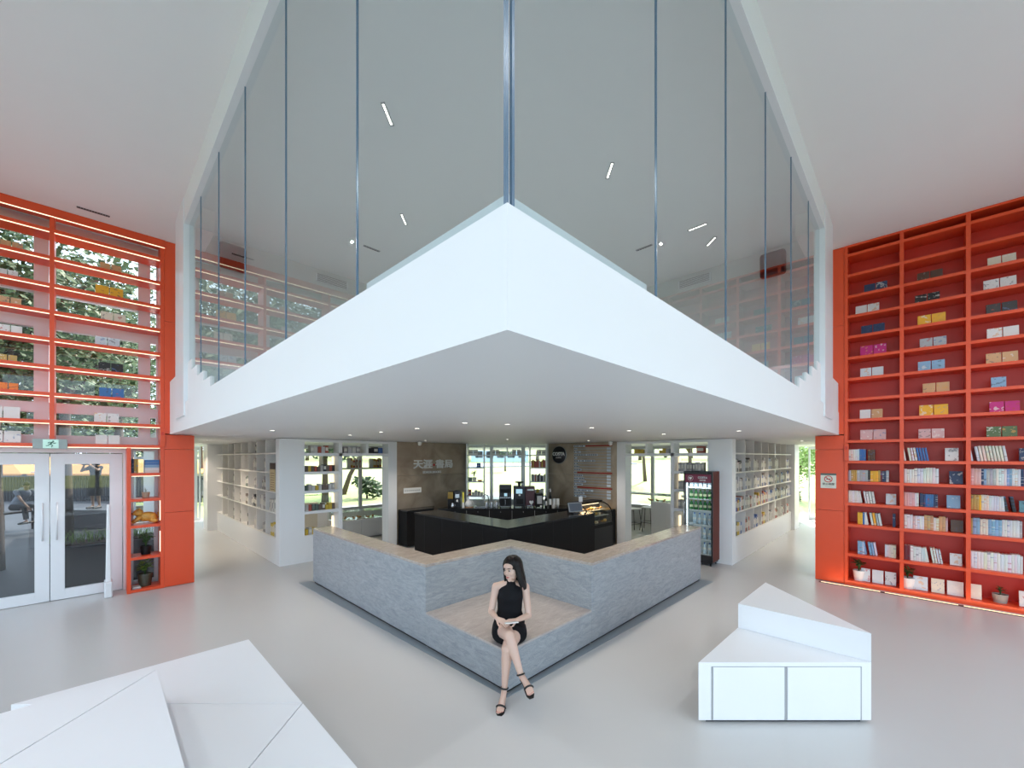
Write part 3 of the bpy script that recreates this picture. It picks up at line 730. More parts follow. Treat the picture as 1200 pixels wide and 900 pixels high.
for p0,p1,i,c,w,wh in singles:
    u0, u1 = onX(p0, RX+.16), onX(p1, RX+.16)
    h = abs(u1-u0)*1.3 if i else .225
    pair('R', u0, u1, RZ[i], c, w, wh, n=1, h=min(h,.30))
# small column on the left: books, box
for k,(x,c) in enumerate(((.435,'navy'),(.462,'gold'),(.492,'gold'))):
    book((x,LY+.08,2.03),0,(.024,.16,.24),PAL[c], ('navy book at the side of the top small shelf beside the door','gold book between the other standing books on the top small shelf','gold book nearest the flat stack on the top small shelf')[k],'books on the small red shelf',False,0)
for k in range(5):
    book((.60,LY+.1,2.03+.045*k),0,(.19,.14,.043),PAL[('white','white','sky','blue','blue')[k]], '%s book in the flat stack on the top small shelf, %s' % (('white','white','blue','blue','dark blue')[k],('lowest','second from below','middle one','second from above','topmost')[k]),'stacked books on the small red shelf')
# ------------------------------------------------------------------ helpers for the two mirrored halves
FP = 9.47                                # front plane of the white bookcases
def bxs(mb, sw, a0, a1, d0, d1, z0, z1, m):
    """a = along the wall, d = away from the viewer's side; sw=True is the half towards the drinks fridge"""
    if sw: mb.box(d0, d1, a0, a1, z0, z1, m)
    else: mb.box(a0, a1, d0, d1, z0, z1, m)
WZ = [.58, 1.11, 1.56, 1.98, 2.40]       # tops of the white shelves
PLAINS = [mat('small_book_%d' % i, c, .5) for i, c in enumerate([(.7,.68,.62),(.5,.48,.46),(.16,.12,.10),(.05,.12,.35),(.6,.42,.05),(.40,.08,.05),(.10,.14,.12),(.35,.33,.34),(.62,.60,.60),(.03,.03,.04)])]
FARB = MB()                              # the small far books, one object, kind stuff
def far_books(sw, a0, a1, d, z, n, hmin=.12, hmax=.24, pal=None, face=None):
    rr = random.Random(int(a0*977+z*131+d*7+sw))
    u = a0; w = (a1-a0)/max(n,1)
    for i in range(n):
        h = rr.uniform(hmin, hmax); m = PLAINS[rr.choice(pal)] if pal else rr.choice(PLAINS)
        t_ = w*rr.uniform(.80,.97)
        bxs(FARB, sw, u, u+t_, d, d+.14, z+.001, z+h, m)
        bxs(FARB, sw, u+t_*.1, u+t_*.9, d-.001, d, z+h*.3, z+h*.75, PLAINS[0] if m != PLAINS[0] else PLAINS[7]) if h > .15 else None
        u += w
# ------------------------------------------------------------------ white bookcase walls along the passages
def passage_case(sw, name_words):
    t = thing('white_bookcase', name_words, 'bookcase', (0,0,0))
    k_ = not sw
    pxs = [861,872.5,883,892.5,901.5,909,915.5,921.5,926.6] if sw else [323,311.6,301,290,281,273,266,260,255]
    us = [(onY if sw else onX)(p, 2.71) for p in pxs]
    us = [9.72 + (us[-1]-9.72)*(i/8) for i in range(9)]
    end = us[-1]
    b = MB(); bxs(b, k_, FP+.022, 9.72, 2.702, 2.99, 0, 2.70, WLAC); b.build('end_panel', t)
    b = MB(); bxs(b, k_, 9.72, end, 2.70, 3.05, 0, WZ[0]-.03, WLAC); b.build('base_panel', t)
    b = MB(); bxs(b, k_, 9.72, end, 3.02, 3.08, WZ[0]-.03, 2.70, WSHELF); b.build('back_panel', t)
    b = MB(); bxs(b, k_, end, end+.7, 2.45 if not sw else 2.6, 3.08, 0, 2.70, WLAC); b.build('end_panel', t)
    for z in WZ:
        b = MB(); bxs(b, k_, 9.72, end, 2.70, 3.02, z-.03, z, WSHELF); b.build('shelf_board', t)
    for u in us[1:-1]:
        b = MB(); bxs(b, k_, u-.012, u+.012, 2.704, 3.018, WZ[0], 2.70, WSHELF); b.build('upright', t)
    return us
us = passage_case(False, 'white bookcase wall with small cells along the passage near the glass doors')
usr = passage_case(True, 'white bookcase wall with small cells along the passage behind the drinks fridge')
DK = [2,6,7,9,1]
for i,j,n,pal in ((0,0,4,[8,1,4]),(0,1,5,[8,1,0]),(1,0,2,[8,7]),(1,1,5,[7,5,8]),(2,0,2,[8,7]),(2,1,5,[2,7,9]),(3,0,1,[9]),(3,1,3,[2,7]),(4,0,1,[2]),(4,1,1,[2]),(5,1,2,[7,1]),(6,1,1,[9]),
    (1,2,3,[7,2]),(2,2,2,[7,1]),(3,2,3,DK),(5,2,1,[2]),(7,2,2,[1,8]),(1,3,1,[7]),(2,3,3,[7,1]),(2,4,1,[9]),(5,0,1,[9])):
    far_books(True, us[i]+.06, us[i]+.06+.09*n, 2.715, WZ[j], n, .20, .31, pal)
for i in range(8):
    for j in range(4):
        if (i,j) in ((6,3),(7,3)) and j == 3 and i == 6: continue
        n = 5 + (i*3+j*5) % 3
        pal = [3,4,8,5,6] if j < 2 and i < 4 else [2,7,9,1,8,3] if j > 0 else [2,5,7,0]
        far_books(False, usr[i]+.06, usr[i]+.06+.085*n, 2.715, WZ[j], n, .21, .32, pal)
# ------------------------------------------------------------------ white bookcase front beside the cafe, both halves
def front_case(sw, words):
    t = thing('white_bookcase', words, 'bookcase', (0,0,0))
    b = MB(); bxs(b, sw, 2.702, 3.20, FP, FP+.02, 0, 2.70, WLAC); bxs(b, sw, 3.10, 3.20, FP+.02, FP+.32, 0, 2.70, WLAC); b.build('side_panel', t)
    b = MB(); bxs(b, sw, 3.20, 3.95, FP, FP+.32, 0, WZ[0]-.06, WLAC); b.build('base_panel', t)
    b = MB(); bxs(b, sw, 3.95, 4.03, FP, FP+.32, 0, 2.70, WLAC); b.build('upright', t)
    for z in WZ[:4]:
        b = MB(); bxs(b, sw, 3.20, 3.95, FP, FP+.32, z-.06, z, WLAC); b.build('shelf_board', t)
        b = MB(); bxs(b, sw, 3.90, 3.945, FP+.29, FP+.305, z+.01, z+.34, LED); b.build('light_strip', t)
    b = MB(); bxs(b, sw, 3.20, 5.20, FP, FP+.32, WZ[4]-.07, WZ[4], WLAC); b.build('top_rail', t)
    b = MB(); bxs(b, sw, 5.20, 5.44, FP, FP+.32, 0, 2.70, WLAC); b.build('column', t)
    for a in (4.62,):
        b = MB(); bxs(b, sw, a, a+.05, FP, FP+.32, WZ[4], 2.70, WLAC); b.build('upright', t)
    b = MB(); bxs(b, sw, 3.20, 5.20, FP+.001, FP+.319, 2.64, 2.70, WLAC); b.build('top_rail', t)
front_case(False, 'open white shelf bay and frame beside the bronze panel with the shop name')
front_case(True, 'open white shelf bay and frame behind the drinks fridge')
for z,n in ((WZ[0],3),(WZ[1],9),(WZ[2],9),(WZ[3],10)):
    far_books(False, 3.23, 3.23+min(.66,.075*n), FP+.06, z, n, .10, .16, [2,9,6,5,1,2,4,8])
for z in WZ[1:4]: far_books(True, 3.3, 3.88, FP+.06, z, 9, .19, .21, [7,1,8])
far_books(False, 3.35, 3.75, FP+.08, WZ[4], 5, .14, .17, [2,8,1,5]); far_books(False, 4.1, 4.5, FP+.08, WZ[4], 4, .14, .17, [8,7,0]); far_books(False, 4.72, 5.1, FP+.08, WZ[4], 3, .12, .16, [9,3])
far_books(True, 3.3, 3.5, FP+.08, WZ[4], 1, .14, .16, [5]); far_books(True, 4.1, 4.35, FP+.08, WZ[4], 3, .06, .14, [4,5,1]); far_books(True, 4.75, 5.0, FP+.08, WZ[4], 3, .08, .11, [5,4])
# shelf with books in front of the window of the display-case room
t = thing('wall_shelf', 'narrow white shelf of colourful books across the window, display-case room', 'shelf', (0,0,0))
b = MB(); b.box(5.0, 7.4, 13.2, 13.52, 1.90, 1.95, WLAC); b.build('shelf_board', t)
b = MB(); [b.box(x,x+.05,13.3,13.52,1.95,2.69,WLAC) for x in (5.0,7.35)]; b.build('upright', t)
far_books(False, onY(408,13.25), onY(424,13.25)-.05, 13.22, 1.95, 11, .24, .34, [5,8,5,0,4,5]); far_books(False, onY(434,13.25), onY(447,13.25), 13.22, 1.95, 9, .26, .34, [5,8,2,4,8])

# ------------------------------------------------------------------ bronze panels, sign, menu
def bronze(sw, words):
    t = thing('bronze_wall_panel', words, 'wall panel', (0,0,0))
    for a0,a1 in ((5.445,7.75),):
        for z0,z1 in ((0.0,1.815),(1.822,2.705)):
            b = MB(); bxs(b, sw, a0, a1, 9.50, 9.66, z0, z1, BRONZE); b.build('metal_sheet', t)
bronze(False, 'brushed bronze wall panel carrying the white shop name')
bronze(True, 'brushed bronze wall panel carrying the menu and the round logo')
t = thing('shop_sign', 'raised white Chinese lettering with small red dot on the bronze panel', 'sign', (6.58,9.50,2.10))
me = put_text('lettering', '天涯', .30, CERAM, (-.34,-.016,0), 0, t, extrude=.012, bold=.006); me.scale = (1.02,.86,1)
me = put_text('lettering', '書局', .30, CERAM, (.37,-.016,0), 0, t, extrude=.012, bold=.006); me.scale = (1.02,.86,1)
b = MB(); b.ball((.02,-.014,-.01),(.03,.01,.035), mat('seal_red',(.6,.03,.03),.5)); b.build('red_dot', t)
put_text('small_lettering', 'EDMUN BOOKS', .085, CERAM, (-.04,-.012,-.21), 0, t, extrude=.006, bold=.002)
t = thing('label_plate', 'small white plate low on the bronze panel under the shop name', 'sign', (5.92,9.497,1.42))
b = MB(); b.box(-.27,.27,-.01,0,-.07,.07,CERAM); b.build('plate', t)
b = MB(); [b.box(-.24+.06*k,-.20+.06*k,-.012,-.01,-.012,.012,GREY) for k in range(8)]; b.build('printed_line', t)
yc = onX(655.5,9.5)
t = thing('round_logo_sign', 'round dark coffee logo sign on the bronze panel', 'sign', (9.497,yc,2.375), R(-90))
b = MB(); b.lathe([(.245,0),(.245,.03),(.235,.036)], DARK, n=40, M=Matrix.Rotation(R(90),4,'X')); b.build('disc', t)
b = MB(); b.lathe([(.262,0),(.262,.012),(.245,.012)], SILVER, n=40, M=Matrix.Rotation(R(90),4,'X')); b.build('rim', t)
put_text('lettering', 'COSTA', .135, CERAM, (0,-.04,.02), 0, t, bold=.006)
put_text('small_lettering', 'COFFEE', .06, CERAM, (0,-.04,-.085), 0, t)
# menu board: letter plates clipped on rails
y0, y1 = onX(672.5,9.5), onX(717.5,9.5)        # y0 > y1
t = thing('menu_board', 'wall menu of white letter plates on thin rails with three red rails', 'menu board', (9.497,(y0+y1)/2,0), R(-90))
hw = abs(y0-y1)/2
MRED = mat('menu_red',(.35,.015,.01),.4)
z = 2.615; dz = .082
rails = []; 
b = MB(); r_ = MB(); p_ = MB(); pr_ = MB()
lens = [0.35,.10,.22,.74,.10,.66,.12,.17,.24, -.10, .28,.33,.38,.28, -.10, .60,.33,.38]
rr = random.Random(5)
PLT = mat('letter_plate',(.55,.62,.70),.4)
for i, L in enumerate(lens):
    zz = z - i*dz
    if i == 0 or L < 0:
        rr_ = MB(); rr_.box(-hw, hw, -.016, 0, zz-.016, zz+.016, MRED); rr_.build('red_rail', t); L = abs(L)
        p_.box(-hw+.01, -hw+.01+L*2*hw*.9, -.022,-.016, zz-.026, zz+.026, PLT)
    else:
        b.box(-hw+.02, hw-.06, -.014, 0, zz-.009, zz+.013, SILVER)
        p_.box(-hw+.02, -hw+.02+L*2*hw*.86, -.02,-.014, zz-.029, zz+.029, PLT)
        pr_.box(hw-.15, hw-.03, -.02,-.014, zz-.029, zz+.029, PLT)
    x = -hw+.035
    while x < -hw+L*2*hw*.84: p_.box(x, x+.024, -.0235,-.0225, zz-.014, zz+.014, BLK); x += .045 if rr.random() < .8 else .08
b.build('rails', t); p_.build('name_plates', t); pr_.build('price_plates', t)

# ------------------------------------------------------------------ black counters
t = thing('front_bar_counter', 'black V-shaped serving counter behind the stone counter', 'counter', (0,0,0))
oc = 4.87
b = MB(); b.prism([(oc,7.73),(oc,oc),(7.54,oc),(7.54,oc+.62),(oc+.62,oc+.62),(oc+.62,7.73)], .06, 1.07, BLK); b.build('counter_body', t)
b = MB(); b.prism([(oc-.01,7.74),(oc-.01,oc-.01),(7.545,oc-.01),(7.545,oc+.63),(oc+.63,oc+.63),(oc+.63,7.74)], 1.07, 1.10, BLKTOP); b.build('counter_top', t)
b = MB(); b.prism([(oc+.03,7.7),(oc+.03,oc+.03),(7.5,oc+.03),(7.5,oc+.6),(oc+.6,oc+.6),(oc+.6,7.7)], 0, .06, DARK); b.build('kick_base', t)
b = MB()
for k in range(1,5): b.box(oc-.0015,oc,oc+k*.62-.003,oc+k*.62+.003,.07,1.07,DARK); b.box(oc+k*.62-.003,oc+k*.62+.003,oc-.0015,oc,.07,1.07,DARK)
b.build('panel_gaps', t)
t = thing('back_bar_counter', 'long black back counter with coffee machines under the window', 'counter', (0,0,0))
C_ = lambda r,z: W(r,z)
b = MB()
b.prism([(5.5,9.49),(5.5,9.08),(6.25,9.08),(6.6,9.49)], .06, .92, BLK)
b.prism([(9.49,5.5),(9.08,5.5),(9.08,6.25),(9.49,6.6)], .06, .92, BLK)
q_ = [C_(-1.93,10.75),C_(1.9,10.75),C_(1.55,11.5),C_(-1.58,11.5)]
b.prism(q_, .06, .92, BLK); b.build('counter_body', t)
b = MB()
b.prism([(5.5,9.495),(5.5,9.06),(6.26,9.06),(6.62,9.495)], .92, .95, BLKTOP); b.prism([(9.495,5.5),(9.06,5.5),(9.06,6.26),(9.495,6.62)], .92, .95, BLKTOP)
b.prism([C_(-1.95,10.73),C_(1.92,10.73),C_(1.55,11.5),C_(-1.58,11.5)], .92, .95, BLKTOP); b.build('counter_top', t)
b = MB(); M_ = wl
for k in range(7):
    r = -1.8+k*.6; b.box(r-.003,r+.003,10.747,10.75,.08,.9,GREY,M=M_)
b.build('door_gaps', t)
b = MB()
for k in range(6): b.ball((-1.5+k*.6,10.735,.86),.012,STEEL,8,6,M=M_)
b.build('door_knob', t)
b = MB(); b.prism([C_(-1.9,10.8),C_(1.87,10.8),C_(1.55,11.45),C_(-1.58,11.45)],0,.06,DARK); b.build('kick_base', t)

def at(px, z): return (px-600)/477*z
def desk(name, label, cat, px, z=11.05, Z=.951, **k):
    x, y = W(at(px,z), z); return thing(name, label, cat, (x,y,Z), wr, **k)
# grinder with amber hopper
t = desk('coffee_grinder', 'twin black coffee grinder with amber bean hopper, beside the bronze panel', 'coffee grinder', 533, 11.06)
AMB = mat('amber_hopper',(.25,.16,.02),.2)
b = MB(); b.box(-.18,-.01,-.12,.14,0,.42,BLK); b.box(.0,.17,-.12,.14,0,.45,DARK); b.build('body', t, bevel=.012)
b = MB(); b.box(-.17,-.03,-.125,-.12,.24,.42,AMB); b.build('hopper', t)
b = MB(); b.tube([(.085,-.15,.12),(.085,-.13,.22)],.035,STEEL); b.box(.03,.14,-.135,-.12,.26,.36,STEEL); b.build('dosing_spout', t)
t = desk('jug', 'small clear jug before the twin grinder', 'jug', 530.5, 10.81); b = MB(); b.lathe([(.045,0),(.05,.06),(.03,.12),(.034,.14)],STEEL); b.build('body', t); b = MB(); b.tube([(.045,0,.03),(.08,0,.06),(.045,0,.11)],.006,STEEL,6); b.build('handle', t)
t = desk('paper_roll_stand', 'slim yellow and white carton standing beside the twin grinder', 'carton', 543, 10.95); b = MB(); b.box(-.03,.03,-.03,.03,0,.24,CERAM); b.build('carton_body', t); b = MB(); b.box(-.022,.022,-.034,-.03,.14,.42,mat('yellow_card',(.8,.7,.08),.5)); b.build('card', t)
t = desk('kettle', 'round glass kettle with wooden coaster beside the sink', 'kettle', 549.8, 11.0); b = MB(); b.lathe([(.085,.015),(.115,.07),(.1,.15),(.05,.2),(.055,.215)],CERAM); b.build('body', t); b = MB(); b.tube([(.1,0,.06),(.16,0,.1),(.07,0,.19)],.01,CERAM,8); b.build('handle', t); b = MB(); b.lathe([(.12,0),(.12,.014)],mat('cork',(.35,.2,.1),.7)); b.build('coaster', t)
t = desk('sink', 'steel sink basin with curved tap set in the back counter', 'sink', 570, 11.12)
b = MB(); b.box(-.30,.34,-.17,.17,0,.03,STEEL); b.build('rim', t, bevel=.01); b = MB(); b.box(-.27,.0,-.12,.12,.03,.034,DARK); b.build('basin', t)
b = MB(); b.tube([(.05,.1,.03),(.05,.1,.24),(.03,.07,.31),(-.05,-.0,.33),(-.10,-.04,.29),(-.11,-.05,.22)],.013,STEEL,8); b.build('tap', t)
for k,(px,lb) in enumerate(((570.4,'white topped milk pitcher beside the tap'),(576.3,'tall steel milk pitcher between the other two'),(582.1,'steel milk pitcher beside the espresso machine'))):
    if not k:
        mp = desk('milk_pitcher', lb, 'pitcher', px, 10.84, .952, group='milk pitchers by the sink'); b = MB(); b.lathe([(.05,0),(.055,.03),(.04,.13),(.046,.19),(.042,.19),(.0,.18)],STEEL,caps=False); b.build('body', mp)
        b = MB(); b.tube([(.045,0,.04),(.070,0,.06),(.070,0,.13),(.045,0,.15)],.006,STEEL,6); b.build('handle', mp)
    else:
        x,y = W(at(px,10.84),10.84); dup(mp,(x,y,.952),wr,lb)
def machine(name, label, px, w, h, col, extras, z=11.1):
    t = desk(name, label, 'coffee machine', px, z)
    b = MB(); b.box(-w/2,w/2,-.2,.22,.03,h,col); b.build('body', t, bevel=.012)
    b = MB(); [b.box(sx*w*.42-.02,sx*w*.42+.02,-.18,-.14,0,.03,BLK) for sx in (-1,1)]; b.build('foot', t)
    for nm,(x0,x1,z0,z1,m) in extras: b = MB(); b.box(x0,x1,-.212,-.2,z0,z1,m); b.build(nm, t)
    return t
SCR = mat('lit_screen',(.3,.5,.6),.3,emit=(.45,.7,.85),es=.55)
t = machine('espresso_machine','large black espresso machine in front of the white window post',592.3,.33,.60,DARK,[('drip_bay',(-.13,.13,.06,.24,BLK)),('control_panel',(-.13,.13,.40,.50,BLK)),('round_gauge',(-.03,.05,.31,.39,SCR))])
b = MB(); b.box(-.006,.006,-.235,-.21,.08,.22,STEEL); b.box(-.15,.15,-.25,-.2,.03,.05,STEEL); b.box(-.15,.15,-.206,-.2,.26,.28,STEEL); b.build('spouts', t)
t = machine('bean_to_cup_machine','black coffee machine with a bright square screen',608.5,.32,.57,DARK,[('screen',(-.09,.08,.38,.50,SCR)),('drip_bay',(-.08,.10,.10,.24,BLK)),('round_button',(-.02,.03,.32,.36,CERAM))])
b = MB(); b.lathe([(.11,.66),(.115,.69)],BLK,n=20); b.lathe([(.03,.57),(.05,.66)],DARK,n=12); b.build('bean_lid', t)
t = machine('branded_coffee_machine','dark maroon coffee machine with white heart mark',621,.25,.56,mat('maroon_paint',(.055,.012,.02),.4),[('name_strip',(-.08,.09,.46,.50,SILVER)),('drip_bay',(-.09,.08,.05,.07,STEEL))])
HEART = [(0,-1),(.55,-.35),(.9,.2),(.7,.75),(.3,.8),(0,.5),(-.3,.8),(-.7,.75),(-.9,.2),(-.55,-.35)]
def heart(mb, cx, cz, s, y, m):
    vs_ = [(cx+x*s, y, cz+z*s) for x,z in HEART] + [(cx+x*s, y+.006, cz+z*s) for x,z in HEART]
    n = len(HEART); mb.add(vs_, [tuple(range(n)), tuple(range(n,2*n))[::-1]] + [(i,n+i,n+(i+1)%n,(i+1)%n) for i in range(n)], m)
b = MB(); heart(b, .03, .14, .065, -.213, CERAM); b.build('heart_mark', t)
machine('milk_cooler','small black cooler with grey front beside the maroon machine',631.5,.21,.38,BLK,[('grey_front',(-.06,.07,.12,.33,GREY)),('white_tag',(.02,.07,.04,.08,CERAM))],10.98)
for k,(px,h,lb) in enumerate(((639.7,.40,'slender black syrup bottle with white pump beside the cooler'),(644.8,.52,'tall black and white bottle with spiral pump'))):
    t = desk('syrup_bottle', lb, 'bottle', px, 10.95, group='syrup bottles on the back counter')
    b = MB(); b.lathe([(.035,0),(.036,h*.55),(.014,h*.72),(.014,h*.8)],BLK,n=14); b.build('body', t)
    b = MB(); b.lathe([(.016,h*.8),(.018,h*.9),(.006,h)],CERAM,n=10); b.box(-.07,.0,-.006,.006,h*.92,h*.95,CERAM); b.build('pump', t)
    b = MB(); b.lathe([(.0365,h*.15),(.037,h*.45)],CERAM,n=14,caps=False); b.build('label_band', t)
cup = None
for k,(px,dz_,lb) in enumerate(((649.2,.0,'stack of white paper cups leaning by the bottles'),(653.6,.0,'second stack of white paper cups by the bronze panel'),(648.6,0,'small white cup before the cup stacks'))):
    t = desk('paper_cup_stack' if k<2 else 'coffee_cup', lb, 'cups' if k<2 else 'cup', px, 11.0-.25*(k==2), group='white cups on the back counter' if k<2 else None)
    n_ = 5 if k<2 else 1
    b = MB()
    for j in range(n_): b.lathe([(.03,.0+j*.035),(.045,.09+j*.035),(.047,.095+j*.035)],CERAM,n=14)
    b.build('cup_wall', t)
    if k == 2: b = MB(); b.tube([(.04,0,.03),(.065,0,.05),(.04,0,.08)],.005,CERAM,6); b.build('handle', t)
# point-of-sale screen on the front counter
x, y = 7.18, 5.1
t = thing('cash_register', 'grey tablet till on the black serving counter beside the pastry case', 'cash register', (x,y,1.101), R(-22))
b = MB(); b.box(-.08,.08,-.02,.12,0,.02,DARK); b.tube([(0,.05,.02),(0,.06,.10)],.02,DARK,8); b.build('stand', t)
Ms = Matrix.Translation((0,.03,.13)) @ Matrix.Rotation(R(-20),4,'X')
b = MB(); b.box(-.17,.17,-.012,.012,-.10,.10,GREY,M=Ms); b.build('housing', t); b = MB(); b.box(-.15,.15,-.015,-.012,-.085,.085,mat('dim_screen',(.12,.14,.17),.2),M=Ms); b.build('screen', t)
# ------------------------------------------------------------------ pastry case
t = thing('pastry_case', 'black curved-glass pastry display case glowing warm at the counter end', 'display case', (7.56,5.02,0))
L = 1.02
b = MB(); b.box(0,L,0,.62,.12,.78,BLK); b.build('body', t, bevel=.004)
b = MB(); b.box(0,L+.03,-.12,.6,0,.12,BLKTOP); b.build('base', t)
b = MB(); b.box(.05,L-.04,-.004,0,.2,.7,DARK); b.build('front_panel', t)
prof = [(0.01,.78),(.02,.95),(.06,1.08),(.14,1.17),(.25,1.22),(.40,1.24)]
b = MB()
vs_ = [(.01,y_,z_) for y_,z_ in prof] + [(L-.03,y_,z_) for y_,z_ in prof]; n = len(prof)
b.add(vs_, [(i,n+i,n+i+1,i+1) for i in range(n-1)], MATS['case_glass'], True); b.build('curved_glass', t)
b = MB()
for x_ in (-.0, L-.03): 
    pts = [(x_+.012, y_, z_) for y_,z_ in prof]; b.tube(pts, .014, BLK, 6)
b.box(0,L,.38,.6,.78,1.25,BLK); b.box(0,L,.30,.6,1.25,1.27,BLK); b.build('black_frame', t)
b = MB(); b.box(.03,L-.05,.10,.37,.94,.948,SILVER); b.box(.03,L-.05,.16,.37,1.07,1.078,SILVER); b.build('glass_shelf', t)
b = MB(); b.box(.05,L-.07,.36,.375,1.19,1.21,LED); b.box(.05,L-.07,.36,.375,.92,.935,LED); b.build('light_strip', t)
PAST = [mat('pastry_brown',(.42,.20,.05),.6), mat('pastry_gold',(.72,.42,.10),.6), mat('pastry_cream',(.8,.66,.42),.6), mat('pastry_choc',(.10,.04,.02),.5)]
rr = random.Random(11); kp = 0
proto = {}
shelf_w = {.785:'on the case floor', .951:'on the middle shelf', 1.081:'on the top shelf'}
for zz,y_ in ((.785,.13),(.951,.22),(1.081,.26)):
    for i in range(7):
        m = (i + int(zz*10)) % 4
        if m not in proto:
            b = MB(); 
            if m == 0:
                pts = [(-.045,.02,.02),(-.025,-.005,.026),(0,-.015,.03),(.025,-.005,.026),(.045,.02,.02)]; b.tube(pts,[.006,.018,.026,.018,.006],PAST[0],8)
            elif m == 1: b.lathe([(.028,.0),(.036,.03),(.042,.04),(.025,.062),(.002,.066)],PAST[1],n=12)
            elif m == 2: b.box(-.035,.035,-.03,.03,0,.02,PAST[2]); b.box(-.035,.035,-.03,.03,.02,.03,PAST[3]); b.box(-.035,.035,-.03,.03,.03,.05,PAST[2])
            else: b.lathe([(.02,.0),(.038,.012),(.038,.024),(.014,.036),(.012,.02),(.012,.0)],PAST[3],n=14)
            o = b.build(['croissant','muffin','cake_slice','doughnut'][m]); proto[m] = o
        else: o = proto[m].copy(); COL.objects.link(o)
        o.location = (7.56+.11+i*.125, 5.02+y_, zz+.002)
        kindn = ['brown croissant','golden muffin','layered cream cake slice','dark chocolate doughnut'][m]
        tag(o, '%s %s of the pastry case' % (kindn, shelf_w[zz]), 'pastry', '%ss %s of the pastry case' % (kindn, shelf_w[zz]))
light('pastry_lamp','AREA',(7.56+L/2,5.30,1.18),4,(1,.68,.35),(0,0,0),shape='RECTANGLE',size=.8,size_y=.1)
t = thing('price_card', 'small white price card standing on the pastry case', 'card', (7.78,5.40,1.272), R(-20)); b = MB(); b.box(-.05,.05,-.004,.004,.012,.13,CERAM); b.build('card', t); b = MB(); b.box(-.04,.04,-.02,.02,0,.012,STEEL); b.build('card_foot', t)
t = thing('wooden_tray', 'small honey-coloured wooden tray with glass dome by the menu wall', 'tray', (9.28,5.78,.951)); MB().box(-.17,.17,-.22,.22,0,.03,mat('honey_wood',(.65,.33,.08),.4)).build('tray_board', t, bevel=.006)
b = MB(); b.lathe([(.12,.031),(.12,.11),(.08,.17),(.01,.19)],MATS['case_glass'],n=18,caps=False); b.build('glass_dome', t)

# ------------------------------------------------------------------ window shelf behind the bar with its small goods
SZ = 12.15
t = thing('window_bookcase', 'light white shelf frame across the window behind the bar', 'bookcase', (0,0,0), wr)
def sx(px): return (px-600)/477*SZ
b = MB(); b.box(sx(547),sx(640.5),SZ-.12,SZ+.12,2.34,2.375,WLAC); b.build('shelf_board', t)
for a0,a1 in ((547,567.5),(621,640.5)):
    for zz in (2.0,1.585,1.16): b = MB(); b.box(sx(a0),sx(a1),SZ-.12,SZ+.12,zz-.03,zz,WLAC); b.build('shelf_board', t)
for p in (547.3,567.5,594.5,621,640):
    b = MB(); b.box(sx(p)-.018,sx(p)+.018,SZ-.12,SZ+.12,(2.375 if p in (594.5,) else .95) if p != 594.5 else 2.375,2.70,WLAC); b.build('upright', t)
def small(name, label, cat, px, Z, fn, group=None, z=SZ):
    x,y = W((px-600)/477*z, z); t = thing(name,label,cat,(x,y,Z+.001),wr,group); fn(t); return t
def bk(w,h,m,d=.03):
    def f(t): 
        b = MB(); b.box(-w/2,w/2,-d/2,d/2,0,h,m); b.build('cover', t); b = MB(); b.box(-w/2+.01,w/2-.01,-d/2-.002,-d/2,h*.35,h*.6,GREY); b.build('cover_print', t)
    return f
for px,Z,w,h,m,lb in ((552,2.375,.13,.15,PLAINS[0],'cream picture card with blue dots on the top window shelf'),(557.5,2.375,.13,.15,PLAINS[0],'second cream picture card on the top window shelf'),
    (578.5,2.375,.10,.15,PLAINS[0],'beige card beside the window post, top window shelf'),(582.8,2.375,.10,.15,PLAINS[0],'beige card further along the top window shelf'),
    (602.5,2.375,.12,.15,PLAINS[8],'white card with black base on the top window shelf'),(608,2.375,.11,.15,PLAINS[1],'grey patterned card on the top window shelf'),
    (632,2.375,.13,.15,PLAINS[0],'cream card with dark oval on the top window shelf'),(637,2.375,.11,.15,PLAINS[0],'last cream card with dark oval on the top window shelf'),
    (561,2.0,.12,.13,PLAINS[3],'small framed blue picture on the second window shelf'),(550.5,1.16,.10,.18,PLAINS[5],'pale red book face on the low window shelf')):
    small('picture_card', lb, 'card', px, Z, bk(w,h,m))
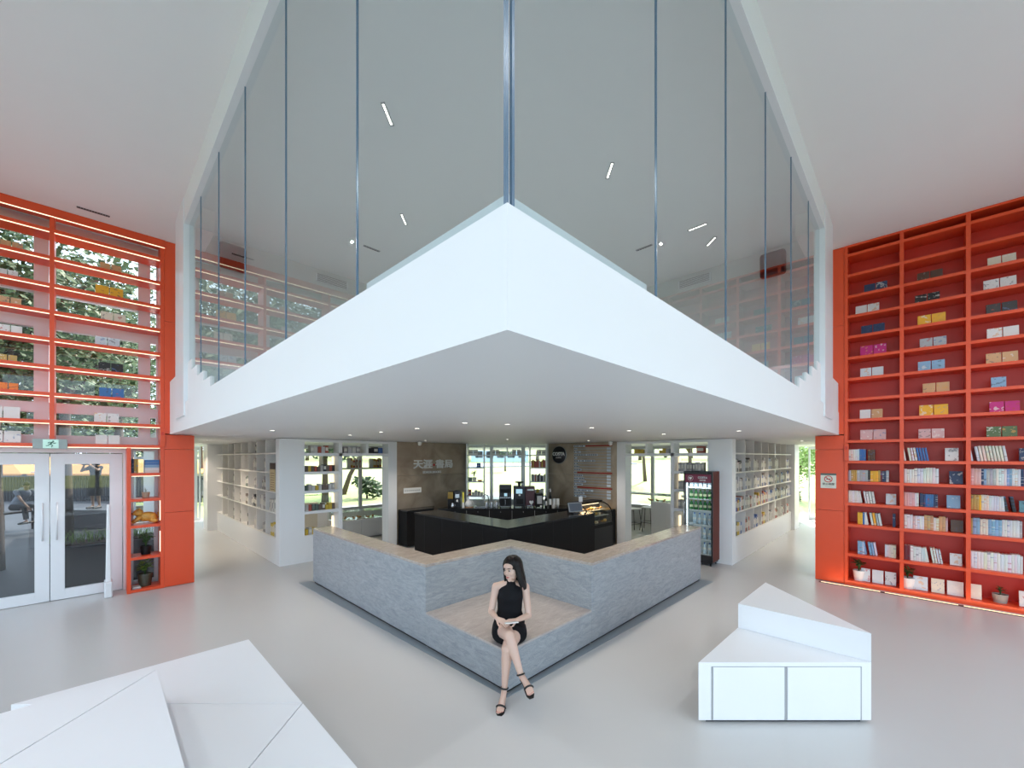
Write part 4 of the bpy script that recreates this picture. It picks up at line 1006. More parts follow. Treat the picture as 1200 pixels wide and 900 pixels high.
def plantfn(pot_r, pot_h, potm, leafm, h, n, leaf=.07, seed=1, spread=.6, trunk=False):
    def f(t):
        rr = random.Random(seed)
        b = MB(); b.lathe([(pot_r*.82,0),(pot_r,pot_h*.9),(pot_r,pot_h),(pot_r*.88,pot_h),(pot_r*.86,pot_h*.86)],potm,n=20,caps=False); b.lathe([(.001,.001),(pot_r*.82,0)],potm,n=20,caps=False); b.build('pot', t)
        b = MB(); b.lathe([(pot_r*.87,pot_h*.85),(.002,pot_h*.88)],SOIL,n=16,caps=False); b.build('soil', t)
        st = MB(); lf = MB()
        for i in range(n):
            a = 2*math.pi*i/n + rr.uniform(-.4,.4); hh = h*rr.uniform(.45,1); r0 = spread*h*rr.uniform(.15,.7)*(1-.3*hh/h)
            tip = Vector((math.cos(a)*r0, math.sin(a)*r0, pot_h+hh))
            mid = Vector((tip.x*.35, tip.y*.35, pot_h+hh*.6))
            st.tube([(0,0,pot_h*.85),mid,tip],[.006*h/.3+.001]*2+[.002],LEAF,5)
            for k in range(3):
                d = Vector((math.cos(a+rr.uniform(-1.2,1.2)), math.sin(a+rr.uniform(-1.2,1.2)), rr.uniform(-.3,.7))).normalized()
                base = tip if k == 0 else mid.lerp(tip, rr.uniform(.2,.8)); s_ = leaf*rr.uniform(.7,1.2)
                side = d.cross(Vector((0,0,1))).normalized()*s_*.28; up = Vector((0,0,s_*.06))
                lf.add([base, base+d*s_*.4+side+up, base+d*s_, base+d*s_*.4-side+up, base+d*s_*.45-up*.5], [(0,1,4),(1,2,4),(2,3,4),(3,0,4)], leafm, True)
        st.build('stem', t); lf.build('foliage', t)
    return f
small('potted_plant','small potted plant with thick stems on the third window shelf','plant',556,1.585,plantfn(.06,.12,PLAINS[0],LEAF,.2,9,.09,2))
small('ornament_box','dark box beside the plant on the third window shelf','box',551,1.585,lambda t:(MB().box(-.06,.06,-.05,.05,0,.1,PLAINS[6]).build('box_body',t),MB().box(-.062,.062,-.052,.052,.1,.12,PLAINS[7]).build('lid',t)))
small('orange_dish','small orange dish on the third window shelf','dish',562.3,1.585,lambda t:(MB().lathe([(.04,0),(.09,.035),(.09,.04),(.035,.008)],mat('orange_glaze',(.7,.2,.05),.4)).build('bowl',t)))
for Z,a0,a1,n,pal in ((2.0,622.5,639,11,[5,8,0,4,5]),(1.585,622.5,638.8,12,[2,9,8,5,0]),(1.16,623,637,8,[0,0,4])):
    rr = random.Random(n); u = sx(a0); w = (sx(a1)-sx(a0))/n
    for i in range(n): FARB.box(u,u+w*.9,SZ-.09,SZ+.06,Z+.002,Z+rr.uniform(.17,.24),PLAINS[rr.choice(pal)],M=wl); u += w
for i in range(4): FARB.box(sx(553.2)+i*.085,sx(553.2)+i*.085+.07,SZ-.09,SZ+.06,1.162,1.162+(.1,.16,.13,.1)[i],PLAINS[(0,8,1,0)[i]],M=wl)
tag(FARB.build('book'), 'small books filling the distant white shelves', 'book', kind='stuff')

# ------------------------------------------------------------------ drinks fridge
t = thing('drinks_fridge', 'tall black glass-door drinks fridge with maroon top band', 'fridge', (9.03,2.95,0), R(-90))
# local: x runs from the outer corner (0) towards -x; front at y=0, depth +y; width w
w, dp, hh = .60, .425, 2.0
FB = mat('fridge_black',(.012,.012,.014),.35); FW = mat('fridge_lining',(.8,.83,.84),.4); BRN = mat('fridge_side',(.13,.022,.010),.5,spec=.25)
b = MB(); b.box(-w,-w+.03,.0,dp,.09,hh,FB); b.box(-.03,0,.03,dp,.09,hh,BRN); b.box(-.03,0,0,.03,.09,hh,FB); b.box(-w+.03,-.03,0,dp,hh-.06,hh,FB); b.box(-w+.03,-.03,0,dp,.09,.22,FB); b.build('cabinet', t, bevel=.003)
b = MB(); b.box(-w+.03,-.03,dp-.02,dp,.22,hh-.06,FW); b.box(-w+.03,-.03+0,.06,dp-.02,.22,.235,FW); b.box(-w+.03,-w+.04,.06,dp-.02,.235,hh-.06,FW); b.box(-.04,-.03,.06,dp-.02,.235,hh-.06,FW); b.build('lining', t)
b = MB(); b.box(-w+.035,-.035,-.004,.05,hh-.24,hh-.065,mat('maroon_band',(.12,.012,.035),.4,emit=(.12,.012,.035),es=.25)); b.build('name_band', t)
b = MB(); b.lathe([(.058,0),(.058,.004),(.052,.004),(.052,0)],CERAM,n=24,M=Matrix.Translation((-w+.15,-.004,hh-.15)) @ Matrix.Rotation(R(90),4,'X'),caps=False); heart(b,-w+.15,hh-.15,.036,-.012,CERAM); b.build('logo', t)
put_text('lettering','COSTA',.06,SILVER,(-.20,-.007,hh-.135),0,t,bold=.002); put_text('small_lettering','COFFEE',.036,CERAM,(-.20,-.007,hh-.19),0,t,bold=.001)
b = MB(); b.add([(-w+.035,-.002,.22),(-.035,-.002,.22),(-.035,-.002,hh-.24),(-w+.035,-.002,hh-.24)],[(0,1,2,3)],MATS['case_glass']); dr = b.build('glass_door', t)
b = MB(); b.tube([(-w+.018,-.03,.75),(-w+.018,-.03,1.35)],.009,STEEL,8); b.box(-w+.012,-w+.024,-.03,0,.78,.80,STEEL); b.box(-w+.012,-w+.024,-.03,0,1.30,1.32,STEEL); b.build('handle', dr)
SHZ = [.235,.55,.86,1.17,1.41,1.655]
for zz in SHZ[1:]: b = MB(); b.box(-w+.04,-.04,.05,dp-.03,zz-.02,zz-.003,FW); b.build('shelf', t)
b = MB(); b.box(-w+.05,-w+.062,.052,.062,.25,hh-.26,mat('fridge_led',(1,1,1),.5,emit=(.9,.97,1),es=3)); b.build('light_strip', t)
b = MB(); [b.lathe([(.02,0),(.02,.05)],BLK,n=10,c=(x_,y_,0)) for x_ in (-w+.06,-.06) for y_ in (.05,dp-.06)]; b.box(-w+.02,-.02,.02,dp-.02,.05,.09,FB); b.build('castors', t)
light('fridge_lamp','AREA',(9.06,3.25,1.72),2.2,(.92,.97,1),(R(0),0,0),shape='RECTANGLE',size=.1,size_y=.45)
GRB = mat('green_can',(.03,.22,.05),.3); CANL = mat('can_label',(.75,.75,.5),.4); WB = mat('water_bottle',(.55,.68,.78),.15); BC = mat('blue_cap',(.05,.16,.5),.4); PC = mat('pale_cup',(.6,.72,.8),.3)
def proto_drink(kind):
    r0 = thing(kind, 'x', 'drink')
    if kind == 'green_bottle':
        MB().lathe([(.035,0),(.037,.01),(.037,.12),(.016,.165),(.016,.19)],GRB,n=12).build('body',r0); MB().lathe([(.0375,.05),(.0375,.10)],CANL,n=12,caps=False).build('label_band',r0); MB().lathe([(.018,.185),(.018,.2)],PLAINS[4],n=10).build('cap',r0)
    elif kind == 'water_bottle':
        MB().lathe([(.036,0),(.036,.06),(.033,.07),(.036,.08),(.036,.15),(.014,.20),(.014,.215)],WB,n=12).build('body',r0); MB().lathe([(.0365,.09),(.0365,.135)],CERAM,n=12,caps=False).build('label_band',r0); MB().lathe([(.017,.21),(.017,.235)],BC,n=10).build('cap',r0)
    else:
        MB().lathe([(.032,0),(.037,.10),(.037,.105)],PC,n=12).build('body',r0); MB().lathe([(.038,.105),(.036,.12)],CERAM,n=12).build('cap',r0)
    return r0
pd = {}
for kind, shelves in (('milk_drink_cup',((5,'on the top fridge shelf'),)),('green_bottle',((4,'on the second fridge shelf from the top'),(3,'on the third fridge shelf from the top'))),('water_bottle',((2,'on the fourth fridge shelf from the top'),(1,'on the fifth fridge shelf from the top'),(0,'on the fridge floor')))):
    for si, wd in shelves:
        for i in range(5 if kind != 'water_bottle' else 4):
            # fridge local (lx, ly) -> room: x = 9.03 + ly, y = 2.95 - lx
            lx = -.10 - i*.095 if kind != 'water_bottle' else -.10 - i*.105; ly = .13
            loc = (9.03+ly, 2.95-lx, SHZ[si]+.001)
            lb = {'milk_drink_cup':'pale drink cup','green_bottle':'green drink bottle with yellow label','water_bottle':'clear water bottle with blue cap'}[kind]+' '+wd
            if kind not in pd: pd[kind] = proto_drink(kind); o = pd[kind]; o.location = loc
            else: o = dup(pd[kind], loc)
            o['label'] = lb; o['category'] = 'bottle' if kind != 'milk_drink_cup' else 'cup'; o['group'] = lb+'s row'
# ------------------------------------------------------------------ rooms behind: stools, bar shelf, display cases, cabinets
t = thing('window_counter', 'long pale counter under the window behind the bar stools', 'counter', (13.1,3.2,0))
MB().box(0,.42,0,4.6,1.02,1.07,WLAC).build('counter_top',t); [MB().box(.05,.40,y_,y_+.06,0,1.02,CREAM).build('leg_panel',t) for y_ in (0,2.3,4.54)]
def stool(px, z, label, first=None):
    x,y = W(at(px,z),z)
    if first: return dup(first,(x,y,0),R(10),label)
    t = thing('bar_stool', label, 'stool', (x,y,0), R(-20), 'bar stools at the window counter')
    b = MB(); b.box(-.2,.2,-.17,.17,.70,.73,WLAC); b.add([],[],WLAC); b.build('seat', t, bevel=.012)
    for sx_ in (-1,1):
        for sy in (-1,1): MB().tube([(sx_*.15,sy*.12,.70),(sx_*.23,sy*.18,.0)],.010,DARK,8).build('leg',t)
    b = MB(); c4 = [(-.205,-.162,.25),(.205,-.162,.25),(.205,.162,.25),(-.205,.162,.25)]
    for i in range(4): b.tube([c4[i],c4[(i+1)%4]],.008,DARK,6)
    b.build('foot_ring', t); return t
s1 = stool(741.5,12.6,'white seated bar stool with thin black legs next to the white column')
stool(759,12.95,'white seated bar stool with thin black legs beside the tall display case',s1)
def case(sw, a0, a1, d0, d1, h, g, words, items):
    t = thing('display_case', words, 'display case', (0,0,0))
    b = MB(); bxs(b,sw,a0,a1,d0,d1,.04,h,WLAC); b.build('cabinet_body',t,bevel=.004); b = MB(); bxs(b,sw,a0+.03,a1-.03,d0+.03,d1-.03,0,.04,GREY); b.build('recessed_base',t)
    n = max(1,round((a1-a0)/.6))
    for i in range(n):
        b = MB(); u0 = a0+(a1-a0)*i/n; u1 = a0+(a1-a0)*(i+1)/n; bxs(b,sw,u0+.01,u1-.01,d0-.008,d0,.06,h-.02,WLAC); b.build('door',t,bevel=.002)
    b = MB(); bxs(b,sw,a0+.005,a1-.005,d0+.005,d1-.005,h+.001,h+g,MATS['case_glass']); b.build('glass_box',t)
    return t
a0, a1 = 4.55, 5.95
case(False, a0, a1, 11.1, 11.7, .55, .22, 'low white display case with glass box of small wooden ornaments', 5)
ORN = mat('ornament_wood',(.35,.17,.05),.5)
orn = None
for i in range(6):
    if orn is None: b = MB(); b.ball((0,0,.025),(.07,.035,.025),ORN,10,6); b.ball((.06,0,.05),(.025,.02,.02),ORN,8,5); orn = o = b.build('wooden_ornament')
    else: o = orn.copy(); COL.objects.link(o)
    o.location = (4.72+i*.21, 11.3+(i%2)*.12, .554); o.rotation_euler = (0,0,i*.8)
    tag(o,'small carved wooden ornament inside the low glass case','ornament','carved ornaments in the low glass case')
case(True, onX(790,11.4), onX(763,11.4), 11.4, 12.0, 1.0, .20, 'tall white display case with glass box beside the bar stools', 3)
for i in range(3):
    o = orn.copy(); COL.objects.link(o); o.location = (11.65, 5.15+i*.2, 1.003); o.rotation_euler = (0,0,i)
    tag(o,'dark carved ornament inside the tall glass case','ornament','carved ornaments in the tall glass case')
t = thing('low_cabinet', 'long white low cabinet under the window, display-case room', 'cabinet', (5.3,12.9,0))
MB().box(0,2.4,0,.6,.04,.55,WLAC).build('cabinet_body',t); MB().box(.03,2.37,.03,.57,0,.04,GREY).build('recessed_base',t)
for i in range(4): MB().box(.02+i*.595,.595+i*.595,-.012,0,.08,.52,WLAC).build('door',t)
t = thing('tall_white_cabinet', 'white cabinet with glass top standing at the window edge', 'cabinet', (3.9,12.2,0)); MB().box(0,.9,0,.5,.0,.95,WLAC).build('cabinet_body',t); MB().box(.02,.88,.02,.48,.951,1.2,MATS['case_glass']).build('glass_box',t)
t = thing('cream_partition', 'cream panelled low partition seen through the shelf bay', 'partition', (3.3,11.6,0)); MB().box(0,.95,0,.06,0,1.05,CREAM).build('panel_board',t); MB().box(-.01,.96,-.005,.065,1.05,1.07,CREAM).build('top_rail',t)
# ------------------------------------------------------------------ plants, ornaments, signs in the hall
def plant_at(loc, label, fn, group=None, name='potted_plant', rz=0):
    t = thing(name, label, 'plant', loc, rz, group); fn(t); return t
plant_at((RX+.16,onX(1006.5,RX+.16),RZ[0]+.001),'small bushy plant in white pot, bottom shelf of the first bay',plantfn(.085,.18,CERAM,LEAF,.17,14,.075,3,.6))
plant_at((RX+.16,onX(1063.5,RX+.16),RZ[0]+.001),'small bushy plant in white pot, bottom shelf of the second bay',plantfn(.095,.18,CERAM,LEAF,.17,15,.075,4,.6))
plant_at((RX+.18,onX(1172,RX+.18),RZ[0]+.001),'tiny plant in round grey pot, bottom shelf of the third bay',plantfn(.085,.13,mat('clay_grey',(.36,.33,.29),.6),LEAF,.11,9,.05,5,.5))
plant_at((17.8,onY(947.5,1) if False else 3.05,0),'large rubber plant in grey pot at the passage end',plantfn(.2,.36,mat('concrete_pot',(.22,.24,.25),.7),LEAF,1.0,26,.28,6,.42))
GL = (.62,LY+.2)
plant_at((.62,LY+.2,1.591),'three-pointed beige little pot on the small shelves beside the door',plantfn(.055,.10,mat('beige_clay',(.45,.38,.28),.7),mat('dry_stalk',(.4,.33,.22),.8),.09,3,.03,7,.4))
plant_at((.62,LY+.2,.602),'leafy plant in black and white pot on the small shelves',plantfn(.075,.15,BLK,LEAF,.22,12,.08,8,.5))
plant_at((.61,LY+.2,.052),'big light green plant in a dark glass jar, lowest small shelf',plantfn(.10,.22,mat('dark_jar',(.06,.06,.04),.1),LEAFL,.20,16,.10,9,.55))
t = thing('tiger_figurine','golden crouching tiger figurine on the small shelves beside the door','figurine',(.61,LY+.18,1.152))
GO = mat('tiger_gold',(.62,.33,.06),.4,var=.6,vscale=22)
b = MB(); b.ball((.03,0,.11),(.13,.075,.085),GO,16,10); b.ball((.09,0,.09),(.075,.07,.085),GO,12,8); b.ball((-.09,-.02,.19),(.068,.062,.062),GO,14,9); b.ball((-.145,-.035,.175),(.03,.03,.024),GO,10,6)
for e in (-1,1): b.ball((-.075,-.02+e*.04,.245),(.018,.012,.02),GO,8,6); b.tube([(-.06,e*.045,.12),(-.13,e*.05,.05),(-.17,e*.05,.02)],[.035,.026,.022],GO,8); b.ball((.12,e*.055,.035),(.055,.025,.035),GO,10,6)
b.tube([(.15,0,.06),(.19,.03,.10),(.17,.05,.17)],[.014,.013,.010],GO,8); b.build('body',t)
b = MB(); [b.ball((-.172,-.036+e*.024,.19),.006,BLK,6,4) for e in (-1,1)]; b.ball((-.176,-.036,.174),(.006,.01,.006),BLK,6,4); b.build('face_marks',t)
t = thing('paper_stack','flat stack of papers beside the jar, lowest small shelf','papers',(.49,LY+.12,.051)); MB().box(-.05,.06,-.08,.1,0,.02,GREY).build('lower_sheets',t); MB().box(-.045,.05,-.07,.09,.02,.03,CERAM).build('top_sheets',t)
# anti-theft gate / post beside the door
t = thing('detector_post','slim white tapered detector post standing before the glass doors','post',W(at(127,6.75),6.75)+(0,),R(0))
b = MB(); b.prism([(-.05,-.14),(.05,-.14),(.05,.14),(-.05,.14)],0,.26,FRAME); b.build('base',t,bevel=.02)
b = MB(); b.add([(-.035,-.06,.2),(.035,-.06,.2),(.035,.06,.2),(-.035,.06,.2),(-.02,-.035,1.52),(.02,-.035,1.52),(.02,.035,1.52),(-.02,.035,1.52)],[(0,3,2,1),(4,5,6,7),(0,1,5,4),(1,2,6,5),(2,3,7,6),(3,0,4,7)],WLAC); b.build('mast',t,bevel=.012)
# exit sign on the long shelf over the doors
t = thing('exit_sign','grey running-man exit sign box above the glass doors','exit sign',((onY(38,LY-.06)+onY(79,LY-.06))/2,LY-.062,2.505))
hw = (onY(79,LY-.06)-onY(38,LY-.06))/2
MB().box(-hw,hw,0,.055,-.075,.075,mat('sign_grey',(.33,.38,.37),.4)).build('housing',t,bevel=.004)
SG = mat('sign_green',(.55,.75,.66),.4,emit=(.5,.9,.75),es=.15); GD = mat('sign_dark',(.05,.16,.12),.5)
MB().box(-.075,.085,-.003,0,-.066,.066,SG).build('lit_panel',t)
b = MB(); b.ball((.03,-.004,.040),(.011,.002,.011),GD,8,6); b.tube([(.022,-.005,.028),(.0,-.005,-.002)],.009,GD,6)
for p in ([(.0,-.005,-.002),(.022,-.005,-.022),(.012,-.005,-.052)],[(.0,-.005,-.002),(-.022,-.005,-.024),(-.044,-.005,-.03)],[(.02,-.005,.022),(.04,-.005,.008),(.056,-.005,.018)],[(.018,-.005,.024),(-.01,-.005,.026),(-.024,-.005,.01)]): b.tube(p,.005,GD,6)
b.build('running_figure',t)
# no-smoking sign on the red panel
yc = onX(970.7,RX-.01)
t = thing('no_smoking_sign','small cream no-smoking notice on the orange-red panel','sign',(RX-.002,yc,zAt(563.5,depth(RX,yc))),R(-90))
MB().box(-.115,.115,-.008,0,-.135,.105,mat('sign_cream',(.74,.74,.64),.5)).build('plate',t); MB().box(-.115,.115,-.009,0,.105,.14,PLAINS[6]).build('dark_header',t)
b = MB(); RD = mat('sign_red',(.65,.03,.03),.5)
Mx = Matrix.Translation((0,-.009,.035)) @ Matrix.Rotation(R(90),4,'X')
b.lathe([(.062,0),(.062,.002),(.05,.002),(.05,0)],RD,n=28,M=Mx,caps=False); b.box(-.055,.055,-.013,-.009,-.006,.006,RD,M=Matrix.Translation((0,0,.035)) @ Matrix.Rotation(R(40),4,'Y')); b.build('prohibition_ring',t)
MB().box(-.03,.03,-.0105,-.009,.028,.040,BLK).build('cigarette',t)
put_text('lettering','禁止吸烟',.045,BLK,(0,-.010,-.06),0,t,extrude=.001)
MB().box(-.05,.05,-.0095,-.0085,-.105,-.10,GREY).build('small_print',t)
# vertical banner on the end of the passage bookcase
yb0, yb1 = onX(316.3,2.69), onX(322.5,2.69)
t = thing('hanging_banner','narrow beige vertical notice with dark header on the white bookcase end','sign',(2.694,(yb0+yb1)/2,zAt(562,depth(2.69,9.8))),R(-90))
hw = abs(yb0-yb1)/2
MB().box(-hw,hw,-.006,0,-.26,.22,mat('banner_beige',(.58,.45,.24),.6)).build('sheet',t); MB().box(-hw,hw,-.007,0,.22,.36,mat('banner_brown',(.05,.02,.015),.6)).build('dark_header',t)
b = MB(); [b.box(-hw*.7,hw*.7,-.008,-.006,-.22+k*.05,-.21+k*.05,BRN) for k in range(8)]; b.build('printed_lines',t)
# ------------------------------------------------------------------ people
SKIN = mat('skin', (.66,.45,.36), .45, var=.02); SKIND = mat('skin_tan', (.32,.19,.13), .5)
for m_ in (SKIN,):
    b_ = m_.node_tree.nodes['Principled BSDF']; b_.inputs['Subsurface Weight'].default_value = .12; b_.inputs['Subsurface Radius'].default_value = (.02,.008,.004); b_.inputs['Subsurface Scale'].default_value = .6
HAIR = mat('black_hair', (.008,.006,.006), .42, spec=.25, var=.3, vscale=90)
DRESS = mat('black_knit', (.008,.008,.010), .8, spec=.2)
SHOE = mat('black_strap', (.01,.01,.01), .4); LIP = mat('lips', (.42,.08,.08), .4); EYEW = mat('eye_white', (.75,.73,.70), .3); EYED = mat('eye_dark', (.02,.012,.01), .25); BROW = mat('brow', (.06,.04,.035), .7)
NAILS = mat('nail_red', (.45,.03,.05), .3)
def V(*a): return Vector(a)
def fuse(name, mb, parent, voxel, smooth=3, m=None):
    """one continuous skin over overlapping shapes"""
    o = mb.build('shape_tmp')
    r = o.modifiers.new('r', 'REMESH'); r.mode = 'VOXEL'; r.voxel_size = voxel; r.use_smooth_shade = True
    if smooth: s = o.modifiers.new('s', 'SMOOTH'); s.factor = .5; s.iterations = smooth
    bpy.context.view_layer.update()
    me = bpy.data.meshes.new_from_object(o.evaluated_get(bpy.context.evaluated_depsgraph_get()))
    bpy.data.objects.remove(o)
    me.name = name; me.materials.clear(); me.materials.append(m)
    me.polygons.foreach_set('use_smooth', [True]*len(me.polygons)); me.polygons.foreach_set('material_index', [0]*len(me.polygons))
    o = bpy.data.objects.new(name, me); COL.objects.link(o); o.parent = parent
    return o
def chain(mb, pts, rad, n=14):
    mb.tube(pts, rad, SKIN, n)
    for p, r in zip(pts, rad): mb.ball(p, r*.995, SKIN, n, 8)
def loft(mb, rings, m, n=24, zmin=None):
    """rings: centre, half-axis vector a, half-axis vector b"""
    vs = []
    for c, a, b_ in rings:
        for k in range(n):
            t = 2*math.pi*k/n; p = c + a*math.cos(t) + b_*math.sin(t)
            if zmin is not None: p.z = max(p.z, zmin)
            vs.append(p)
    fs = [(i*n+k, i*n+(k+1)%n, (i+1)*n+(k+1)%n, (i+1)*n+k) for i in range(len(rings)-1) for k in range(n)]
    fs += [tuple(range(n))[::-1], tuple(range((len(rings)-1)*n, len(rings)*n))]
    mb.add(vs, fs, m, True)
def hand(mb, wrist, d, nrm, side, curl=.35, s=.92, spread=.0):
    d = d.normalized(); nrm = (nrm - d*nrm.dot(d)).normalized(); lat = d.cross(nrm).normalized()
    L = [.074,.082,.076,.060]; K = [.080,.084,.080,.072]
    for i in range(4):
        off = (i-1.5)*.0195*side
        k = wrist + (d*K[i] + lat*off)*s
        mb.tube([wrist + lat*off*.45*s, wrist.lerp(k,.55)+lat*off*.12*s, k], [.0135*s,.0125*s,.0105*s], SKIN, 8); mb.ball(k,.0105*s,SKIN,8,6)
        p = k; ang = curl*.5; dd = d
        for j, f in enumerate((.45,.30,.25)):
            fd = (d*math.cos(ang) - nrm*math.sin(ang) + lat*side*(i-1.5)*spread).normalized()
            q_ = p + fd*L[i]*f*s
            r0, r1 = (.0088-.0009*j)*s, (.0080-.0009*j)*s
            mb.tube([p,q_],[r0,r1],SKIN,8); mb.ball(q_,r1,SKIN,8,6); p = q_; ang += curl
    # thumb leaves the side of the palm
    t0 = wrist + (d*.022 - lat*side*.022)*s; td = (d*.72 - lat*side*.62 - nrm*.25).normalized()
    t1 = t0 + td*.036*s; t2 = t1 + (td*.8+d*.35).normalized()*.032*s; t3 = t2 + (td*.5+d*.6).normalized()*.024*s
    mb.tube([wrist,t0,t1,t2,t3],[.012*s,.0135*s,.0105*s,.0092*s,.007*s],SKIN,8); mb.ball(t3,.0072*s,SKIN,8,6)
def leg(mb, hip, knee, ankle, sc=1.0):
    ax = (ankle-knee); 
    chain(mb, [hip, hip.lerp(knee,.5), knee], [.086*sc,.077*sc,.054*sc])
    back = (hip-knee).normalized()
    chain(mb, [knee, knee+ax*.28+back*.012, knee+ax*.65+back*.004, ankle], [.049*sc,.050*sc,.036*sc,.027*sc])
def foot(mb, ankle, heel, ball_, toe, lat):
    lat = lat.normalized()
    mb.tube([ankle, heel],[.027,.024],SKIN,10); mb.ball(heel,.025,SKIN,10,8)
    mb.tube([ankle, ankle.lerp(ball_,.5), ball_],[.027,.024,.018],SKIN,10)
    for k in (-1,0,1): mb.tube([heel+lat*k*.008, ball_+lat*k*.021],[.018,.014],SKIN,8)
    for k in range(5):
        a = ball_+lat*(k-2)*.0135; L_ = (toe-ball_)*(1-.08*abs(k-1)) ; mb.tube([a,a+L_],[.0095,.0075],SKIN,7); mb.ball(a+L_,.0078,SKIN,7,5)
def head_shapes(mb, M):
    for c_, r_ in (((0,.014,.030),(.070,.088,.085)),((0,-.022,-.020),(.060,.066,.078)),((0,-.022,-.060),(.050,.056,.042)),((0,-.062,-.092),(.021,.019,.017)),
                   ((.030,-.062,-.026),(.025,.020,.026)),((-.030,-.062,-.026),(.025,.020,.026)),((0,-.055,.035),(.052,.035,.035)),((0,-.078,-.062),(.026,.016,.02)),
                   ((.070,.004,-.012),(.009,.018,.028)),((-.070,.004,-.012),(.009,.018,.028))):
        mb.ball(c_, r_, SKIN, 18, 12, M=M)
    mb.tube([(0,-.084,.010),(0,-.093,-.008),(0,-.102,-.026)],[.006,.0075,.0095],SKIN,8,M=M); mb.ball((.009,-.092,-.030),.007,SKIN,8,6,M=M); mb.ball((-.009,-.092,-.030),.007,SKIN,8,6,M=M)
def face_parts(M, parent):
    for e in (-1,1):
        b = MB(); b.ball((e*.029,-.0795,.004),(.0118,.007,.0052),EYEW,12,8,M=M); ob = b.build('eye', parent)
        b = MB(); b.ball((e*.029-.001,-.0852,.004),(.0072,.0035,.0060),EYED,10,7,M=M); b.tube([(e*.029-.013,-.084,.006),(e*.029,-.0898,.0105),(e*.029+.013,-.084,.006)],.0020,EYED,5,M=M); b.build('iris', ob)
        b = MB(); b.tube([(e*.014,-.0885,.024),(e*.030,-.089,.029),(e*.044,-.080,.026)],[.0030,.0034,.0018],BROW,6,M=M); b.build('eyebrow', parent)
    b = MB(); b.tube([(-.020,-.087,-.056),(-.008,-.0955,-.0535),(0,-.0955,-.055),(.008,-.0955,-.0535),(.020,-.087,-.056)],[.0015,.0038,.0034,.0038,.0015],LIP,8,M=M)
    b.tube([(-.018,-.087,-.058),(0,-.0955,-.0625),(.018,-.087,-.058)],[.0015,.0045,.0015],LIP,8,M=M); b.build('lips', parent)
def long_hair(M, parent, drop, seed=4):
    rr = random.Random(seed); b = MB()
    b.ball((0,.022,.036),(.083,.096,.090),HAIR,20,14,M=M)
    # cut the brow free: the cap is set back, side locks frame the face
    for i in range(64):
        ph = R(58) + R(244)*i/63                     # 0 = the face, 180 = nape
        sx_, sy_ = math.sin(ph), -math.cos(ph)
        y0 = .045 - .115*max(0, math.cos(ph))
        pts = [V(.006*(1 if sx_ > 0 else -1), y0, .118-.25*abs(y0)*.4 if y0 > -.03 else .104), ]
        for t in (.35,.65,.9,1.0):
            a = t*math.pi/2
            pts.append(V(sx_*.084*math.sin(a), .012+sy_*.100*math.sin(a)*(1 if sy_ > 0 else .80), .034+.086*math.cos(a)))
        zz = -.03
        end = drop*(.92+.1*rr.random())
        while zz > -end:
            k = (-.03-zz)/end
            pts.append(V(sx_*(.088+.026*k+rr.uniform(-.003,.003)), .012+sy_*(.100+.0*k)*(1 if sy_ > 0 else .80-.25*k), zz)); zz -= .035
        n = len(pts); rad = [.010]*3 + [.0125]*(n-5) + [.010,.005]
        b.tube(pts, rad[:n], HAIR, 7, M=M)
    o = fuse('hair', b, parent, .0042, 1, HAIR); return o
def P0(o): return lambda r, z, Z: V(r-o[0], z-o[1], Z)
# ---- the seated woman
O = (-.02, 4.25)
X_ = P0(O)
wx, wy = W(*O)
lady = thing('person','woman in sleeveless black dress sitting cross-legged on the stone bench, looking aside','person',(wx,wy,0),wr)
b = MB()
HC = X_(.002,4.215,1.150)
HM = Matrix.Translation(HC) @ Matrix.Rotation(R(-36),4,'Z') @ Matrix.Rotation(R(6),4,'X') @ Matrix.Rotation(R(-5),4,'Y') @ Matrix.Scale(1.07,4)
head_shapes(b, HM)
chain(b, [HC+V(.004,.02,-.075), X_(-.012,4.26,1.00), X_(-.015,4.265,.955)], [.044,.043,.050])
loft(b, [(X_(-.015,4.27,.985),V(.06,0,0),V(0,.045,0)),(X_(-.015,4.27,.955),V(.135,0,0),V(0,.06,0)),(X_(-.02,4.27,.88),V(.135,0,0),V(0,.085,0)),(X_(-.025,4.275,.70),V(.112,0,0),V(0,.082,0)),(X_(-.03,4.28,.56),V(.14,0,0),V(0,.10,0)),(X_(-.03,4.28,.45),V(.13,0,0),V(0,.10,0))], SKIN)
shL, shR = X_(-.168,4.265,.945), X_(.140,4.275,.940)
elL, elR = X_(-.215,4.21,.705), X_(.172,4.20,.668)
wrL, wrR = X_(-.148,4.015,.712), X_(.040,4.02,.692)
for a,e,w_ in ((shL,elL,wrL),(shR,elR,wrR)):
    b.tube([X_(-.014,4.265,.985), a+V(0,0,-.002)],[.045,.043],SKIN,12)
    chain(b, [a, a.lerp(e,.5), e], [.044,.037,.031]); chain(b, [e, e.lerp(w_,.3), w_], [.032,.031,.0195])
hand(b, wrL, X_(-.075,3.955,.700)-wrL, V(-.15,-.25,1), -1, .30)
hand(b, wrR, X_(-.075,3.945,.700)-wrR, V(.05,-.30,1), 1, .42)
hipR, knR, anR = X_(-.115,4.26,.528), X_(-.025,3.875,.600), X_(.085,3.745,.290)      # crossing leg
hipL, knL, anL = X_(.062,4.26,.532), X_(-.050,3.860,.478), X_(-.072,3.800,.135)      # standing leg
leg(b, hipR, knR, anR); leg(b, hipL, knL, anL)
htR, baR, toR = X_(.098,3.785,.262), X_(.150,3.648,.232), X_(.168,3.588,.208)
htL, baL, toL = X_(-.072,3.835,.095), X_(-.100,3.690,.036), X_(-.110,3.625,.024)
foot(b, anR, htR, baR, toR, V(1,.15,.1)); foot(b, anL, htL, baL, toL, V(1,.1,0))
